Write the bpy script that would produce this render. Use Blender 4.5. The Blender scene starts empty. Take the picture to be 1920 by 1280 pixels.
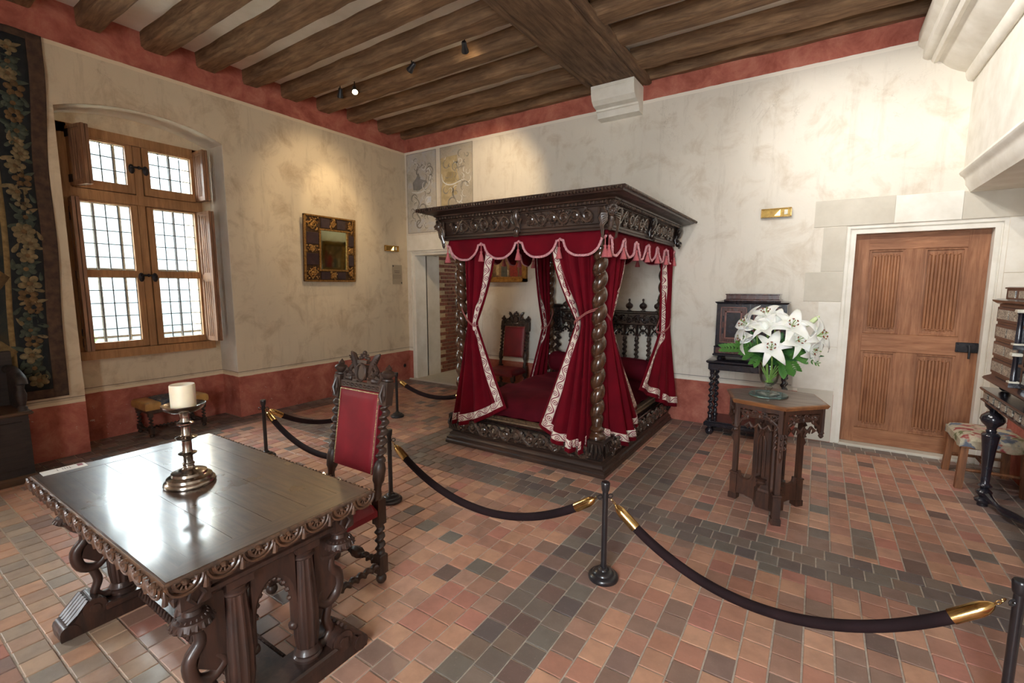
import bpy, math, random
from mathutils import Vector, Matrix
random.seed(7)
S = bpy.context.scene
COL = S.collection
R = math.radians
PI = math.pi
# ---------------------------------------------------------------- camera
FPX = 872.415
CAM = Vector((5.6466, -5.4909, 1.55))
yaw, pitch = R(-33.2785), R(-6.809)
fw = Vector((math.sin(yaw) * math.cos(pitch), math.cos(yaw) * math.cos(pitch), math.sin(pitch)))
rt = Vector((math.cos(yaw), -math.sin(yaw), 0))
up = rt.cross(fw)
cd = bpy.data.cameras.new('camera')
cd.sensor_width = 36
cd.lens = FPX / 1920 * 36
cd.clip_start = .05
cam = bpy.data.objects.new('camera', cd)
COL.objects.link(cam)
cam.matrix_world = Matrix(((rt.x, up.x, -fw.x, CAM.x), (rt.y, up.y, -fw.y, CAM.y), (rt.z, up.z, -fw.z, CAM.z), (0, 0, 0, 1)))
S.camera = cam


def project(p):
    d = Vector(p) - CAM
    z = d.dot(fw)
    return (960 + FPX * d.dot(rt) / z, 640 - FPX * d.dot(up) / z, z) if z > .05 else None


# ---------------------------------------------------------------- world, daylight, exposure
W = bpy.data.worlds.new('sky')
S.world = W
W.use_nodes = True
bg = W.node_tree.nodes['Background']
bg.inputs[0].default_value = (.87, .945, 1, 1)
bg.inputs[1].default_value = 30
S.view_settings.view_transform = 'Standard'
S.view_settings.look = 'None'
S.view_settings.exposure = .4
S.view_settings.gamma = 1
S.view_settings.use_curve_mapping = False
S.cycles.max_bounces = 10
S.cycles.diffuse_bounces = 5
S.cycles.glossy_bounces = 4
S.cycles.transmission_bounces = 6
S.cycles.transparent_max_bounces = 12
S.cycles.sample_clamp_indirect = 12
S.cycles.caustics_reflective = False
S.cycles.caustics_refractive = False
S.cycles.use_denoising = True
S.cycles.use_adaptive_sampling = True
S.cycles.adaptive_threshold = .03


def portal(name, loc, rot, sx, sy):
    l = bpy.data.lights.new(name, 'AREA')
    l.shape = 'RECTANGLE'
    l.size = sx
    l.size_y = sy
    l.cycles.is_portal = True
    o = bpy.data.objects.new(name, l)
    COL.objects.link(o)
    o.location = loc
    o.rotation_euler = rot


# openings: the window in view, a second one on the same wall further along, one behind the viewer
portal('daylight_window', (-.62, -3.455, 1.95), (0, R(-90), 0), 2.3, 1.3)
portal('daylight_window_far', (-.62, -6.75, 1.95), (0, R(-90), 0), 2.1, 1.1)
portal('daylight_window_rear', (5.8, -7.75, 1.9), (R(90), 0, 0), 1.2, 2.2)
portal('daylight_passage', (.75, 2.35, 1.6), (R(-90), 0, 0), .5, .9)


# ---------------------------------------------------------------- mesh helpers
class MB:
    def __init__(s):
        s.v = []; s.f = []; s.uv = None

    def add(s, vs, fs):
        b = len(s.v)
        s.v += [tuple(p) for p in vs]
        s.f += [tuple(i + b for i in f) for f in fs]
        return s

    def box(s, x0, x1, y0, y1, z0, z1, c=0.0):
        if c <= 0:
            vs = [(x, y, z) for z in (z0, z1) for y in (y0, y1) for x in (x0, x1)]
            return s.add(vs, [(0, 2, 3, 1), (4, 5, 7, 6), (0, 1, 5, 4), (1, 3, 7, 5), (3, 2, 6, 7), (2, 0, 4, 6)])
        c = min(c, (x1 - x0) * .49, (y1 - y0) * .49, (z1 - z0) * .49)
        return s.rect_mold(x0, x1, y0, y1, [(-c, z0), (0, z0 + c), (0, z1 - c), (-c, z1)])

    def obox(s, M, sx, sy, sz):
        vs = [M @ Vector((x, y, z)) for z in (-sz / 2, sz / 2) for y in (-sy / 2, sy / 2) for x in (-sx / 2, sx / 2)]
        return s.add(vs, [(0, 2, 3, 1), (4, 5, 7, 6), (0, 1, 5, 4), (1, 3, 7, 5), (3, 2, 6, 7), (2, 0, 4, 6)])

    def rect_mold(s, x0, x1, y0, y1, prof, cap=True):
        n = len(prof); vs = []
        for d, z in prof:
            vs += [(x0 - d, y0 - d, z), (x1 + d, y0 - d, z), (x1 + d, y1 + d, z), (x0 - d, y1 + d, z)]
        fs = []
        for i in range(n - 1):
            for k in range(4):
                a = i * 4 + k; b = i * 4 + (k + 1) % 4
                fs.append((a, b, b + 4, a + 4))
        if cap:
            fs.append((3, 2, 1, 0)); q = 4 * (n - 1)
            fs.append((q, q + 1, q + 2, q + 3))
        return s.add(vs, fs)

    def lathe(s, prof, seg=20, M=None, cap=True):
        M = M or Matrix()
        vs = []; fs = []
        for r, z in prof:
            for k in range(seg):
                a = 2 * PI * k / seg
                vs.append(M @ Vector((r * math.cos(a), r * math.sin(a), z)))
        for i in range(len(prof) - 1):
            for k in range(seg):
                a = i * seg + k; b = i * seg + (k + 1) % seg
                fs.append((a, b, b + seg, a + seg))
        if cap:
            if prof[0][0] > 1e-5: fs.append(tuple(range(seg - 1, -1, -1)))
            if prof[-1][0] > 1e-5:
                q = seg * (len(prof) - 1); fs.append(tuple(range(q, q + seg)))
        return s.add(vs, fs)

    def twist(s, p, z0, z1, r, e, pitch, hand=1, seg=14, steps=12, ph=0, M=None):
        M = M or Matrix.Translation(p)
        n = max(4, int((z1 - z0) / pitch * steps)); vs = []; fs = []
        for i in range(n + 1):
            z = z0 + (z1 - z0) * i / n
            a0 = hand * 2 * PI * (z - z0) / pitch + ph
            k = min(1, i / (steps * .5), (n - i) / (steps * .5))
            ex, ey = e * k * math.cos(a0), e * k * math.sin(a0)
            for j in range(seg):
                a = 2 * PI * j / seg
                vs.append(M @ Vector((ex + r * math.cos(a), ey + r * math.sin(a), z)))
        for i in range(n):
            for j in range(seg):
                a = i * seg + j; b = i * seg + (j + 1) % seg
                fs.append((a, b, b + seg, a + seg))
        fs.append(tuple(range(seg - 1, -1, -1))); fs.append(tuple(range(n * seg, n * seg + seg)))
        return s.add(vs, fs)

    def barley(s, p, z0, z1, rmin, rmax, pitch, hand=1, seg=26, steps=18):
        """barley-sugar column: one round lobe winding upward with a narrow groove"""
        n = int((z1 - z0) / pitch * steps); vs = []; fs = []
        for i in range(n + 1):
            z = z0 + (z1 - z0) * i / n; k = min(1, i / (steps * .5), (n - i) / (steps * .5))
            for j in range(seg):
                a = 2 * PI * j / seg; ph = a - hand * 2 * PI * (z - z0) / pitch
                g = abs(math.cos(ph / 2)) ** .62
                r = lerp((rmin + rmax) / 2, lerp(rmin, rmax, g), k)
                vs.append((p[0] + r * math.cos(a), p[1] + r * math.sin(a), z))
        for i in range(n):
            for j in range(seg):
                a = i * seg + j; b = i * seg + (j + 1) % seg
                fs.append((a, b, b + seg, a + seg))
        fs.append(tuple(range(seg - 1, -1, -1))); fs.append(tuple(range(n * seg, n * seg + seg)))
        return s.add(vs, fs)

    def tube(s, pts, rad, seg=7, closed=False, flat=1.0, nrm=None):
        pts = [Vector(p) for p in pts]; n = len(pts)
        if not hasattr(rad, '__len__'): rad = [rad] * n
        vs = []; fs = []; prev = None
        for i in range(n):
            if closed: t = pts[(i + 1) % n] - pts[i - 1]
            else: t = pts[min(i + 1, n - 1)] - pts[max(i - 1, 0)]
            t = t.normalized() if t.length > 1e-9 else Vector((0, 0, 1))
            if nrm is not None:
                u = Vector(nrm); u = (u - t * u.dot(t))
            elif prev is None:
                u = t.orthogonal()
            else:
                u = prev - t * prev.dot(t)
            if u.length < 1e-6: u = t.orthogonal()
            u.normalize(); prev = u; w = t.cross(u)
            for k in range(seg):
                a = 2 * PI * k / seg
                vs.append(pts[i] + (u * math.cos(a) * flat + w * math.sin(a)) * rad[i])
        m = n if closed else n - 1
        for i in range(m):
            for k in range(seg):
                a = i * seg + k; b = i * seg + (k + 1) % seg
                c = ((i + 1) % n) * seg + (k + 1) % seg; d = ((i + 1) % n) * seg + k
                fs.append((a, b, c, d))
        if not closed:
            fs.append(tuple(range(seg - 1, -1, -1))); fs.append(tuple(range((n - 1) * seg, n * seg)))
        return s.add(vs, fs)

    def ball(s, p, r, sc=(1, 1, 1), seg=8, ring=5, M=None):
        vs = []; fs = []
        p = Vector(p)
        for i in range(ring + 1):
            th = PI * i / ring
            for k in range(seg):
                a = 2 * PI * k / seg
                q = Vector((r * sc[0] * math.sin(th) * math.cos(a), r * sc[1] * math.sin(th) * math.sin(a), -r * sc[2] * math.cos(th)))
                vs.append(p + (M @ q if M else q))
        for i in range(ring):
            for k in range(seg):
                a = i * seg + k; b = i * seg + (k + 1) % seg
                fs.append((a, b, b + seg, a + seg))
        return s.add(vs, fs)

    def prism(s, poly, h0, h1, place):
        n = len(poly)
        vs = [place(u, v, h) for h in (h0, h1) for u, v in poly]
        fs = [tuple(range(n - 1, -1, -1)), tuple(range(n, 2 * n))]
        fs += [(i, (i + 1) % n, (i + 1) % n + n, i + n) for i in range(n)]
        return s.add(vs, fs)

    def grid(s, fn, nu, nv):
        vs = [fn(i / nu, j / nv) for j in range(nv + 1) for i in range(nu + 1)]
        fs = [(j * (nu + 1) + i, j * (nu + 1) + i + 1, (j + 1) * (nu + 1) + i + 1, (j + 1) * (nu + 1) + i) for j in range(nv) for i in range(nu)]
        return s.add(vs, fs)

    def move(s, M):
        s.v = [tuple(M @ Vector(p)) for p in s.v]
        return s


def build(name, mb, m, parent=None, o=(0, 0, 0), smooth=38, label=None, kind=None, weld=False, uvs=None):
    me = bpy.data.meshes.new(name)
    v = mb.v
    if any(o): v = [(a - o[0], b - o[1], c - o[2]) for a, b, c in v]
    me.from_pydata(v, [], mb.f)
    if uvs:
        ul = me.uv_layers.new(name='UVMap')
        fl = []
        for l in me.loops:
            q = uvs[l.vertex_index]; fl += [q[0], q[1]]
        ul.data.foreach_set('uv', fl)
    if smooth:
        me.polygons.foreach_set('use_smooth', [True] * len(me.polygons))
        me.set_sharp_from_angle(angle=R(smooth))
    me.materials.append(m)
    me.update()
    ob = bpy.data.objects.new(name, me)
    COL.objects.link(ob)
    if parent is not None: ob.parent = parent
    if label: ob['label'] = label
    if kind: ob['kind'] = kind
    return ob


def tag(o, label, cat, group=None, kind=None):
    o['label'] = label; o['category'] = cat
    if group: o['group'] = group
    if kind: o['kind'] = kind
    return o


def thing(name, label, cat, loc=(0, 0, 0), rz=0, group=None):
    o = bpy.data.objects.new(name, None)
    o.empty_display_size = .1
    COL.objects.link(o)
    o.location = loc; o.rotation_euler = (0, 0, rz)
    return tag(o, label, cat, group)


def struct(name, mb, m, **k):
    ob = build(name, mb, m, **k)
    ob['kind'] = 'structure'
    return ob


def copy_tree(o, parent=None):
    c = o.copy(); COL.objects.link(c)
    if parent is not None: c.parent = parent
    for ch in o.children: copy_tree(ch, c)
    return c


def T(x, y, z): return Matrix.Translation((x, y, z))
def RX(a): return Matrix.Rotation(a, 4, 'X')
def RY(a): return Matrix.Rotation(a, 4, 'Y')
def RZ(a): return Matrix.Rotation(a, 4, 'Z')


def lerp(a, b, t): return a + (b - a) * t


def plerp(P, t):
    """point on a polyline at t in 0..1 (uniform by index, smoothed)"""
    n = len(P) - 1; x = t * n; i = min(int(x), n - 1); f = x - i
    p0 = Vector(P[max(i - 1, 0)]); p1 = Vector(P[i]); p2 = Vector(P[i + 1]); p3 = Vector(P[min(i + 2, n)])
    return .5 * ((2 * p1) + (p2 - p0) * f + (2 * p0 - 5 * p1 + 4 * p2 - p3) * f * f + (3 * p1 - p0 - 3 * p2 + p3) * f ** 3)


def spiral(c, r0, r1, a0, turns, n, place, h=0):
    out = []
    for i in range(n + 1):
        t = i / n; r = lerp(r0, r1, t ** .8); a = a0 + turns * 2 * PI * t
        out.append(place(c[0] + r * math.cos(a), c[1] + r * math.sin(a), h))
    return out


# ---------------------------------------------------------------- material helpers
class N:
    def __init__(s, name):
        s.m = bpy.data.materials.new(name); s.m.use_nodes = True
        s.t = s.m.node_tree; s.b = s.t.nodes['Principled BSDF']
        s.out = s.t.nodes['Material Output']

    def n(s, typ, **k):
        x = s.t.nodes.new(typ)
        for a, b in k.items(): setattr(x, a, b)
        return x

    def l(s, a, b): s.t.links.new(a, b)

    def set(s, **k):
        for a, b in k.items():
            i = s.b.inputs[a.replace('_', ' ')]
            if hasattr(b, 'is_output'): s.l(b, i)
            else: i.default_value = (*b, 1) if hasattr(b, '__len__') and len(b) == 3 else b

    def coord(s, kind='Object', scale=(1, 1, 1), rot=(0, 0, 0), loc=(0, 0, 0)):
        if kind == 'World':
            g = s.n('ShaderNodeNewGeometry').outputs['Position']
        else:
            g = s.n('ShaderNodeTexCoord').outputs[kind]
        mp = s.n('ShaderNodeMapping')
        mp.inputs['Scale'].default_value = scale; mp.inputs['Rotation'].default_value = rot; mp.inputs['Location'].default_value = loc
        s.l(g, mp.inputs['Vector'])
        return mp.outputs[0]

    def noise(s, vec, scale, detail=5, rough=.55, dist=0):
        x = s.n('ShaderNodeTexNoise')
        x.inputs['Scale'].default_value = scale; x.inputs['Detail'].default_value = detail
        x.inputs['Roughness'].default_value = rough; x.inputs['Distortion'].default_value = dist
        s.l(vec, x.inputs['Vector'])
        return x.outputs[0]

    def vor(s, vec, scale, feature='F1', out='Distance', rnd=1):
        x = s.n('ShaderNodeTexVoronoi', feature=feature)
        x.inputs['Scale'].default_value = scale; x.inputs['Randomness'].default_value = rnd
        s.l(vec, x.inputs['Vector'])
        return x.outputs[out]

    def ramp(s, fac, stops, interp='LINEAR'):
        x = s.n('ShaderNodeValToRGB'); cr = x.color_ramp; cr.interpolation = interp
        while len(cr.elements) < len(stops): cr.elements.new(.5)
        for e, (p, c) in zip(cr.elements, stops):
            e.position = p; e.color = (*c, 1) if hasattr(c, '__len__') else (c, c, c, 1)
        s.l(fac, x.inputs[0])
        return x.outputs[0]

    def mix(s, fac, a, b, blend='MIX'):
        x = s.n('ShaderNodeMix', data_type='RGBA', blend_type=blend)
        for i, q in ((0, fac), (6, a), (7, b)):
            if hasattr(q, 'is_output'): s.l(q, x.inputs[i])
            else: x.inputs[i].default_value = (*q, 1) if hasattr(q, '__len__') else q
        return x.outputs[2]

    def math(s, op, a, b=0.0, c=None, clamp=False):
        x = s.n('ShaderNodeMath', operation=op, use_clamp=clamp)
        for i, q in enumerate((a, b, c)):
            if q is None: continue
            if hasattr(q, 'is_output'): s.l(q, x.inputs[i])
            else: x.inputs[i].default_value = q
        return x.outputs[0]

    def bump(s, h, strength=.3, dist=.01, prev=None):
        x = s.n('ShaderNodeBump')
        x.inputs['Strength'].default_value = strength; x.inputs['Distance'].default_value = dist
        s.l(h, x.inputs['Height'])
        if prev is not None: s.l(prev, x.inputs['Normal'])
        s.l(x.outputs[0], s.b.inputs['Normal'])
        return x.outputs[0]

    def sep(s, vec):
        x = s.n('ShaderNodeSeparateXYZ'); s.l(vec, x.inputs[0]); return x.outputs


def pm(name, c1, c2=None, rough=.5, scale=10, stretch=(1, 1, 1), bump=.15, metal=0, coat=0, sheen=0, lo=.3, hi=.7, detail=5, spec=.5, dist=0, bd=.004, coord='Object', rlo=None):
    k = N(name)
    v = k.coord(coord, stretch)
    f = k.noise(v, scale, detail, .6, dist)
    c2 = c2 or tuple(x * .7 for x in c1)
    k.set(Base_Color=k.ramp(f, [(lo, c2), (hi, c1)]), Roughness=rough, Metallic=metal, Coat_Weight=coat, Coat_Roughness=.15, Sheen_Weight=sheen, Sheen_Roughness=.35)
    k.b.inputs['Specular IOR Level'].default_value = spec
    if sheen: k.b.inputs['Sheen Tint'].default_value = (*[min(1, x * 2.2 + .12) for x in c1], 1)
    if rlo is not None: k.set(Roughness=k.ramp(k.noise(v, scale * .5, 3), [(.3, rlo), (.7, rough)]))
    if bump: k.bump(f, bump, bd)
    return k.m


def wood(name, c1, c2, rough=.45, axis='x', scale=5, bump=.2, coat=0, ratio=12):
    st = {'x': (1, ratio, ratio), 'y': (ratio, 1, ratio), 'z': (ratio, ratio, 1)}[axis]
    k = N(name)
    v = k.coord('Object', st)
    g = k.noise(v, scale, 6, .65, .6)
    v2 = k.coord('Object')
    b = k.noise(v2, 2.5, 4)
    col = k.mix(k.ramp(b, [(.35, .0), (.7, .5)]), k.ramp(g, [(.3, c2), (.68, c1)]), tuple(x * .6 for x in c2), 'MIX')
    k.set(Base_Color=col, Roughness=k.ramp(g, [(.3, min(1, rough + .15)), (.7, rough)]), Coat_Weight=coat, Coat_Roughness=.12)
    k.bump(g, bump, .004)
    return k.m
# ---------------------------------------------------------------- materials
def srgb(r, g, b):
    f = lambda c: c / 12.92 if c <= .04045 else ((c + .055) / 1.055) ** 2.4
    return (f(r / 255), f(g / 255), f(b / 255))


def wall_material(name, base, stain):
    k = N(name)
    p = k.coord('World')
    xyz = k.sep(p)
    big = k.noise(p, .9, 5, .6, .3)
    mid = k.noise(p, 3.2, 7, .68, .5)
    streak = k.noise(k.coord('World', (5, 5, .7)), 1.6, 6, .7)
    fine = k.noise(p, 60, 3)
    col = k.mix(k.ramp(big, [(.42, 0), (.72, .55)]), base, tuple(c * .84 for c in base))
    col = k.mix(k.ramp(mid, [(.5, 0), (.72, .62)]), col, stain)
    col = k.mix(k.ramp(streak, [(.54, 0), (.78, .4)]), col, tuple(c * .7 for c in stain))
    vein = k.math('ABSOLUTE', k.math('SUBTRACT', k.noise(p, 2.1, 5, .6, .9), .5))
    zone = k.ramp(k.noise(p, 1.1, 3), [(.56, 0), (.66, .3)])
    col = k.mix(k.math('MULTIPLY', k.ramp(vein, [(0, 1), (.006, 0)]), zone), col, tuple(c * .55 for c in stain))
    z = k.math('ADD', xyz[2], k.math('MULTIPLY', k.math('SUBTRACT', k.noise(p, 6, 3), .5), .012))
    red = k.ramp(k.noise(p, 4, 7, .7, .4), [(.3, srgb(146, 78, 66)), (.52, srgb(182, 108, 92)), (.72, srgb(204, 138, 118))])
    chips = k.math('GREATER_THAN', k.noise(p, 17, 5, .7), .665)
    red = k.mix(k.math('MULTIPLY', chips, k.math('LESS_THAN', z, .42)), red, srgb(205, 180, 165))
    white = tuple(min(1, c * 1.1) for c in base)
    def band(a, b): return k.math('MULTIPLY', k.math('GREATER_THAN', z, a), k.math('LESS_THAN', z, b))
    col = k.mix(band(.48, .514), col, white)
    col = k.mix(k.math('MULTIPLY', band(.536, .543), .7), col, srgb(70, 62, 60))
    col = k.mix(band(3.605, 3.645), col, white)
    col = k.mix(k.math('LESS_THAN', z, .485), col, red)
    col = k.mix(k.math('GREATER_THAN', z, 3.64), col, red)
    k.set(Base_Color=col, Roughness=.93)
    k.b.inputs['Specular IOR Level'].default_value = .2
    b1 = k.bump(mid, .3, .02)
    k.bump(fine, .12, .004, b1)
    return k.m


m_wall = wall_material('aged_plaster', srgb(229, 221, 207), srgb(190, 172, 148))
m_wall_l = wall_material('tan_aged_plaster_dim', srgb(222, 205, 176), srgb(168, 140, 108))  # tan base also carries the weaker light on this wall
m_plaster = pm('white_plaster', srgb(224, 216, 202), srgb(198, 188, 170), .9, 2.5, bump=.25, bd=.01, coord='World')
m_stone = pm('pale_limestone', srgb(240, 236, 226), srgb(222, 216, 202), .85, 5, bump=.12, coord='World')
m_stone2 = pm('grey_limestone', srgb(212, 205, 190), srgb(196, 188, 172), .85, 4, bump=.12, coord='World')
m_ceil = pm('ceiling_plaster', srgb(244, 241, 234), srgb(226, 222, 212), .9, 3, bump=.2, coord='World')
m_beam = wood('old_oak_beam', srgb(160, 126, 92), srgb(88, 62, 42), .72, 'x', 2.6, .9, ratio=9)
m_beam_y = wood('old_oak_main_beam', srgb(140, 108, 78), srgb(76, 54, 38), .72, 'y', 2.6, .9, ratio=9)
m_grout = pm('lime_grout', srgb(214, 202, 186), srgb(182, 170, 156), .95, 40, bump=.2, coord='World')
m_brick = pm('red_brick', srgb(150, 88, 62), srgb(98, 54, 40), .9, 14, bump=.5, coord='World')
m_mortar = pm('mortar', srgb(206, 178, 140), srgb(170, 145, 112), .95, 30, bump=.3, coord='World')
m_oak = wood('honey_oak', srgb(196, 148, 98), srgb(150, 106, 66), .5, 'z', 3, .2)
m_oakx = wood('honey_oak_rail', srgb(176, 132, 88), srgb(130, 92, 58), .5, 'y', 3, .2)
m_shut = wood('shutter_oak', srgb(172, 126, 90), srgb(112, 76, 54), .5, 'z', 3, .2)
m_door = wood('door_oak', srgb(176, 122, 84), srgb(128, 80, 52), .55, 'z', 3.2, .25)
m_doorx = wood('door_oak_rail', srgb(176, 122, 84), srgb(128, 80, 52), .55, 'x', 3.2, .25)
m_iron = pm('blackened_iron', srgb(60, 58, 60), srgb(36, 35, 37), .5, 30, metal=.7, bump=.2)
m_bar = pm('glare_grey_iron', srgb(120, 124, 130), srgb(90, 94, 100), .7, 30, metal=.2, bump=.1)  # iron lightened: the window glare is put into its colour
m_lead = pm('lead_came', srgb(92, 94, 98), srgb(70, 72, 76), .6, 40, bump=.1)
k = N('leaded_glass')
tr = k.n('ShaderNodeBsdfTransparent'); gl = k.n('ShaderNodeBsdfGlossy'); gl.inputs['Roughness'].default_value = .05
mx = k.n('ShaderNodeMixShader'); fr = k.n('ShaderNodeLayerWeight'); fr.inputs[0].default_value = .08
tr.inputs[0].default_value = (.94, .97, .96, 1)
k.l(fr.outputs[0], mx.inputs[0]); k.l(tr.outputs[0], mx.inputs[1]); k.l(gl.outputs[0], mx.inputs[2]); k.l(mx.outputs[0], k.out.inputs[0])
m_pane = k.m


def tile_material(name, objcol):
    k = N(name)
    if objcol: c = k.n('ShaderNodeObjectInfo').outputs['Color']
    else: c = k.n('ShaderNodeAttribute', attribute_name='tint').outputs['Color']
    p = k.coord('World')
    blot = k.noise(p, 11, 5, .6)
    spk = k.noise(p, 90, 3, .7)
    col = k.mix(k.ramp(blot, [(.4, 0), (.75, .5)]), c, k.mix(.55, c, srgb(92, 74, 66)))
    col = k.mix(k.ramp(spk, [(.6, 0), (.75, .22)]), col, srgb(214, 196, 180))
    k.set(Base_Color=col, Roughness=k.ramp(blot, [(.3, .32), (.7, .5)]))
    k.b.inputs['Specular IOR Level'].default_value = .45
    k.bump(k.noise(p, 24, 4), .22, .004)
    return k.m


m_tile = tile_material('terracotta_tile', True)
m_tiles = tile_material('terracotta_tiles_far', False)

# ---------------------------------------------------------------- floor
WX, YB = 7.05, -7.6      # right wall, rear wall
mb = MB().box(-.75, WX + .3, YB - .3, 1.9, -.12, -.0055)
floor = struct('floor', mb, m_grout, smooth=0)
FIELD = [srgb(*c) for c in ((190, 146, 122), (184, 136, 114), (176, 132, 114), (198, 154, 128), (180, 131, 112), (163, 125, 108), (189, 146, 125), (148, 121, 108), (182, 127, 112), (194, 150, 124), (171, 135, 118))]
DARK = [srgb(*c) for c in ((122, 111, 103), (108, 97, 92), (132, 118, 108), (116, 96, 89), (102, 93, 91), (128, 110, 98), (120, 113, 105), (136, 112, 103))]
MIXED = [srgb(*c) for c in ((168, 150, 132), (150, 136, 122), (178, 150, 126), (160, 140, 122), (186, 146, 120), (170, 140, 120))]
tiles = []
rt_ = random.Random(11)


def tile(x0, x1, y0, y1, pal):
    c = rt_.choice(pal)
    if pal is FIELD and rt_.random() < .07: c = rt_.choice(DARK)
    g = 1.03 + rt_.random() * .22
    tiles.append((x0, x1, y0, y1, tuple(min(1, q * g) for q in c)))


def colfield(x0, x1, ya, yb, pal, pitch=.1127, lo=.112, hi=.134):
    n = max(1, round((x1 - x0) / pitch)); w = (x1 - x0) / n
    for i in range(n):
        y = yb
        first = True
        while y > ya + .01:
            L = rt_.uniform(lo, hi)
            if first: L *= rt_.uniform(.55, 1); first = False
            y2 = y - L
            if y2 < ya + .045: y2 = ya
            tile(x0 + i * w, x0 + (i + 1) * w, y2, y, pal)
            y = y2


def rowfield(x0, x1, ya, yb, rows, pal, pitch=.1115):
    h = (yb - ya) / rows
    for r in range(rows):
        x = x0; first = True
        while x < x1 - .01:
            L = pitch * rt_.uniform(.94, 1.06)
            if first and r % 2: L *= .5
            first = False
            x2 = min(x1, x + L)
            if x1 - x2 < .035: x2 = x1
            tile(x, x2, ya + r * h, ya + (r + 1) * h, pal)
            x = x2


XB = [(.0, .342), (2.32, 2.662), (4.437, 4.778), (6.71, WX)]
YBAND = [(-2.655, -2.322), (-5.15, -4.82)]
rowfield(0, WX, -.222, 0, 2, DARK)
ylev = [-.222] + [q for b in YBAND for q in (b[1], b[0])] + [YB]
for i, b in enumerate(YBAND): rowfield(0, WX, b[0], b[1], 3, MIXED if i else DARK)
for i in range(0, len(ylev), 2):
    ytop, ybot = ylev[i], ylev[i + 1]
    for j, (a, b) in enumerate(XB):
        colfield(a, b, ybot, ytop, FIELD if (j == 1 and i > 0) else DARK)
        if j < 3: colfield(b, XB[j + 1][0], ybot, ytop, FIELD)
colfield(-.37, 0, -4.12, -2.76, DARK)


def tile_mesh(x0, x1, y0, y1, z=0):
    g, c = .0038, .0022
    a = [(x0 + g, y0 + g), (x1 - g, y0 + g), (x1 - g, y1 - g), (x0 + g, y1 - g)]
    b = [(x0 + g + c, y0 + g + c), (x1 - g - c, y0 + g + c), (x1 - g - c, y1 - g - c), (x0 + g + c, y1 - g - c)]
    vs = [(x, y, -.012) for x, y in a] + [(x, y, z - .0016) for x, y in a] + [(x, y, z) for x, y in b]
    fs = [(i, (i + 1) % 4, (i + 1) % 4 + 4, i + 4) for i in range(4)] + [(i + 4, (i + 1) % 4 + 4, (i + 1) % 4 + 8, i + 8) for i in range(4)] + [(8, 9, 10, 11)]
    return vs, fs


def tile_area(t):
    q = [project(p) for p in ((t[0], t[2], 0), (t[1], t[2], 0), (t[1], t[3], 0), (t[0], t[3], 0))]
    if any(x is None for x in q): return 0
    cx = sum(x[0] for x in q) / 4; cy = sum(x[1] for x in q) / 4
    if not (8 < cx < 1912 and 8 < cy < 1272): return 0
    if 2.85 < t[0] < 4.05 and -4.95 < t[2] < -4.35: return 0      # under the table top
    if 4.0 < t[0] < 4.2 and -5.05 < t[2] < -4.5: return 0
    return .5 * abs(sum(q[i][0] * q[(i + 1) % 4][1] - q[(i + 1) % 4][0] * q[i][1] for i in range(4)))


tiles.sort(key=tile_area, reverse=True)
unit = None
for t in tiles[:300]:
    w, h = t[1] - t[0], t[3] - t[2]
    vs, fs = tile_mesh(-w / 2, w / 2, -h / 2, h / 2)
    me = bpy.data.meshes.new('tile'); me.from_pydata(vs, [], fs); me.materials.append(m_tile)
    ob = bpy.data.objects.new('tile', me); COL.objects.link(ob)
    ob.parent = floor; ob.location = ((t[0] + t[1]) / 2, (t[2] + t[3]) / 2, rt_.uniform(-.0008, .0008))
    ob.rotation_euler = (rt_.uniform(-.006, .006), rt_.uniform(-.006, .006), rt_.uniform(-.008, .008))
    ob.color = (*t[4], 1)
mb = MB(); cols = []
for t in tiles[300:]:
    vs, fs = tile_mesh(*t[:4], rt_.uniform(-.0008, .0008))
    mb.add(vs, fs); cols += [(*t[4], 1)] * len(vs)
ob = build('small_tiles', mb, m_tiles, floor, smooth=0, kind='stuff')
at = ob.data.color_attributes.new('tint', 'FLOAT_COLOR', 'POINT')
at.data.foreach_set('color', [c for q in cols for c in q])

# ---------------------------------------------------------------- left wall with window recess
HT = 4.05
A0, A1, ZS, ZC = -4.127, -2.751, 3.105, 3.238     # recess jambs, arch spring and crown
FY0, FY1, FZ0, FZ1 = -4.06, -2.88, .86, 3.05       # window opening
DX = -.37
wl = MB()
W2 = (-7.3, -6.2, .9, 3.0)
wl.box(-.75, 0, YB, W2[0], 0, HT).box(-.75, 0, W2[0], W2[1], 0, W2[2]).box(-.75, 0, W2[0], W2[1], W2[3], HT)
wl.box(-.75, 0, W2[1], A0, 0, HT).box(-.75, 0, A1, .8, 0, HT)
arc = []
for i in range(21):
    t = i / 20; y = lerp(A0, A1, t); arc.append((y, ZS + (ZC - ZS) * (1 - (2 * t - 1) ** 2) ** .9))
PX = lambda u, v, h: (h, u, v)
for i in range(20):
    (ya, za), (yb, zb) = arc[i], arc[i + 1]
    wl.add([(DX, ya, za), (0, ya, za), (0, yb, zb), (DX, yb, zb)], [(0, 1, 2, 3)])
    wl.add([(0, ya, za), (0, yb, zb), (0, yb, HT), (0, ya, HT)], [(0, 1, 2, 3)])
wl.box(-.75, DX, A0, FY0, 0, HT).box(-.75, DX, FY1, A1, 0, HT).box(-.75, DX, FY0, FY1, 0, FZ0).box(-.75, DX, FY0, FY1, FZ1, HT)
wl.box(-.75, -.02, A0, A1, HT, HT + .3)
struct('wall_left', wl, m_wall_l, smooth=30)
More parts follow.
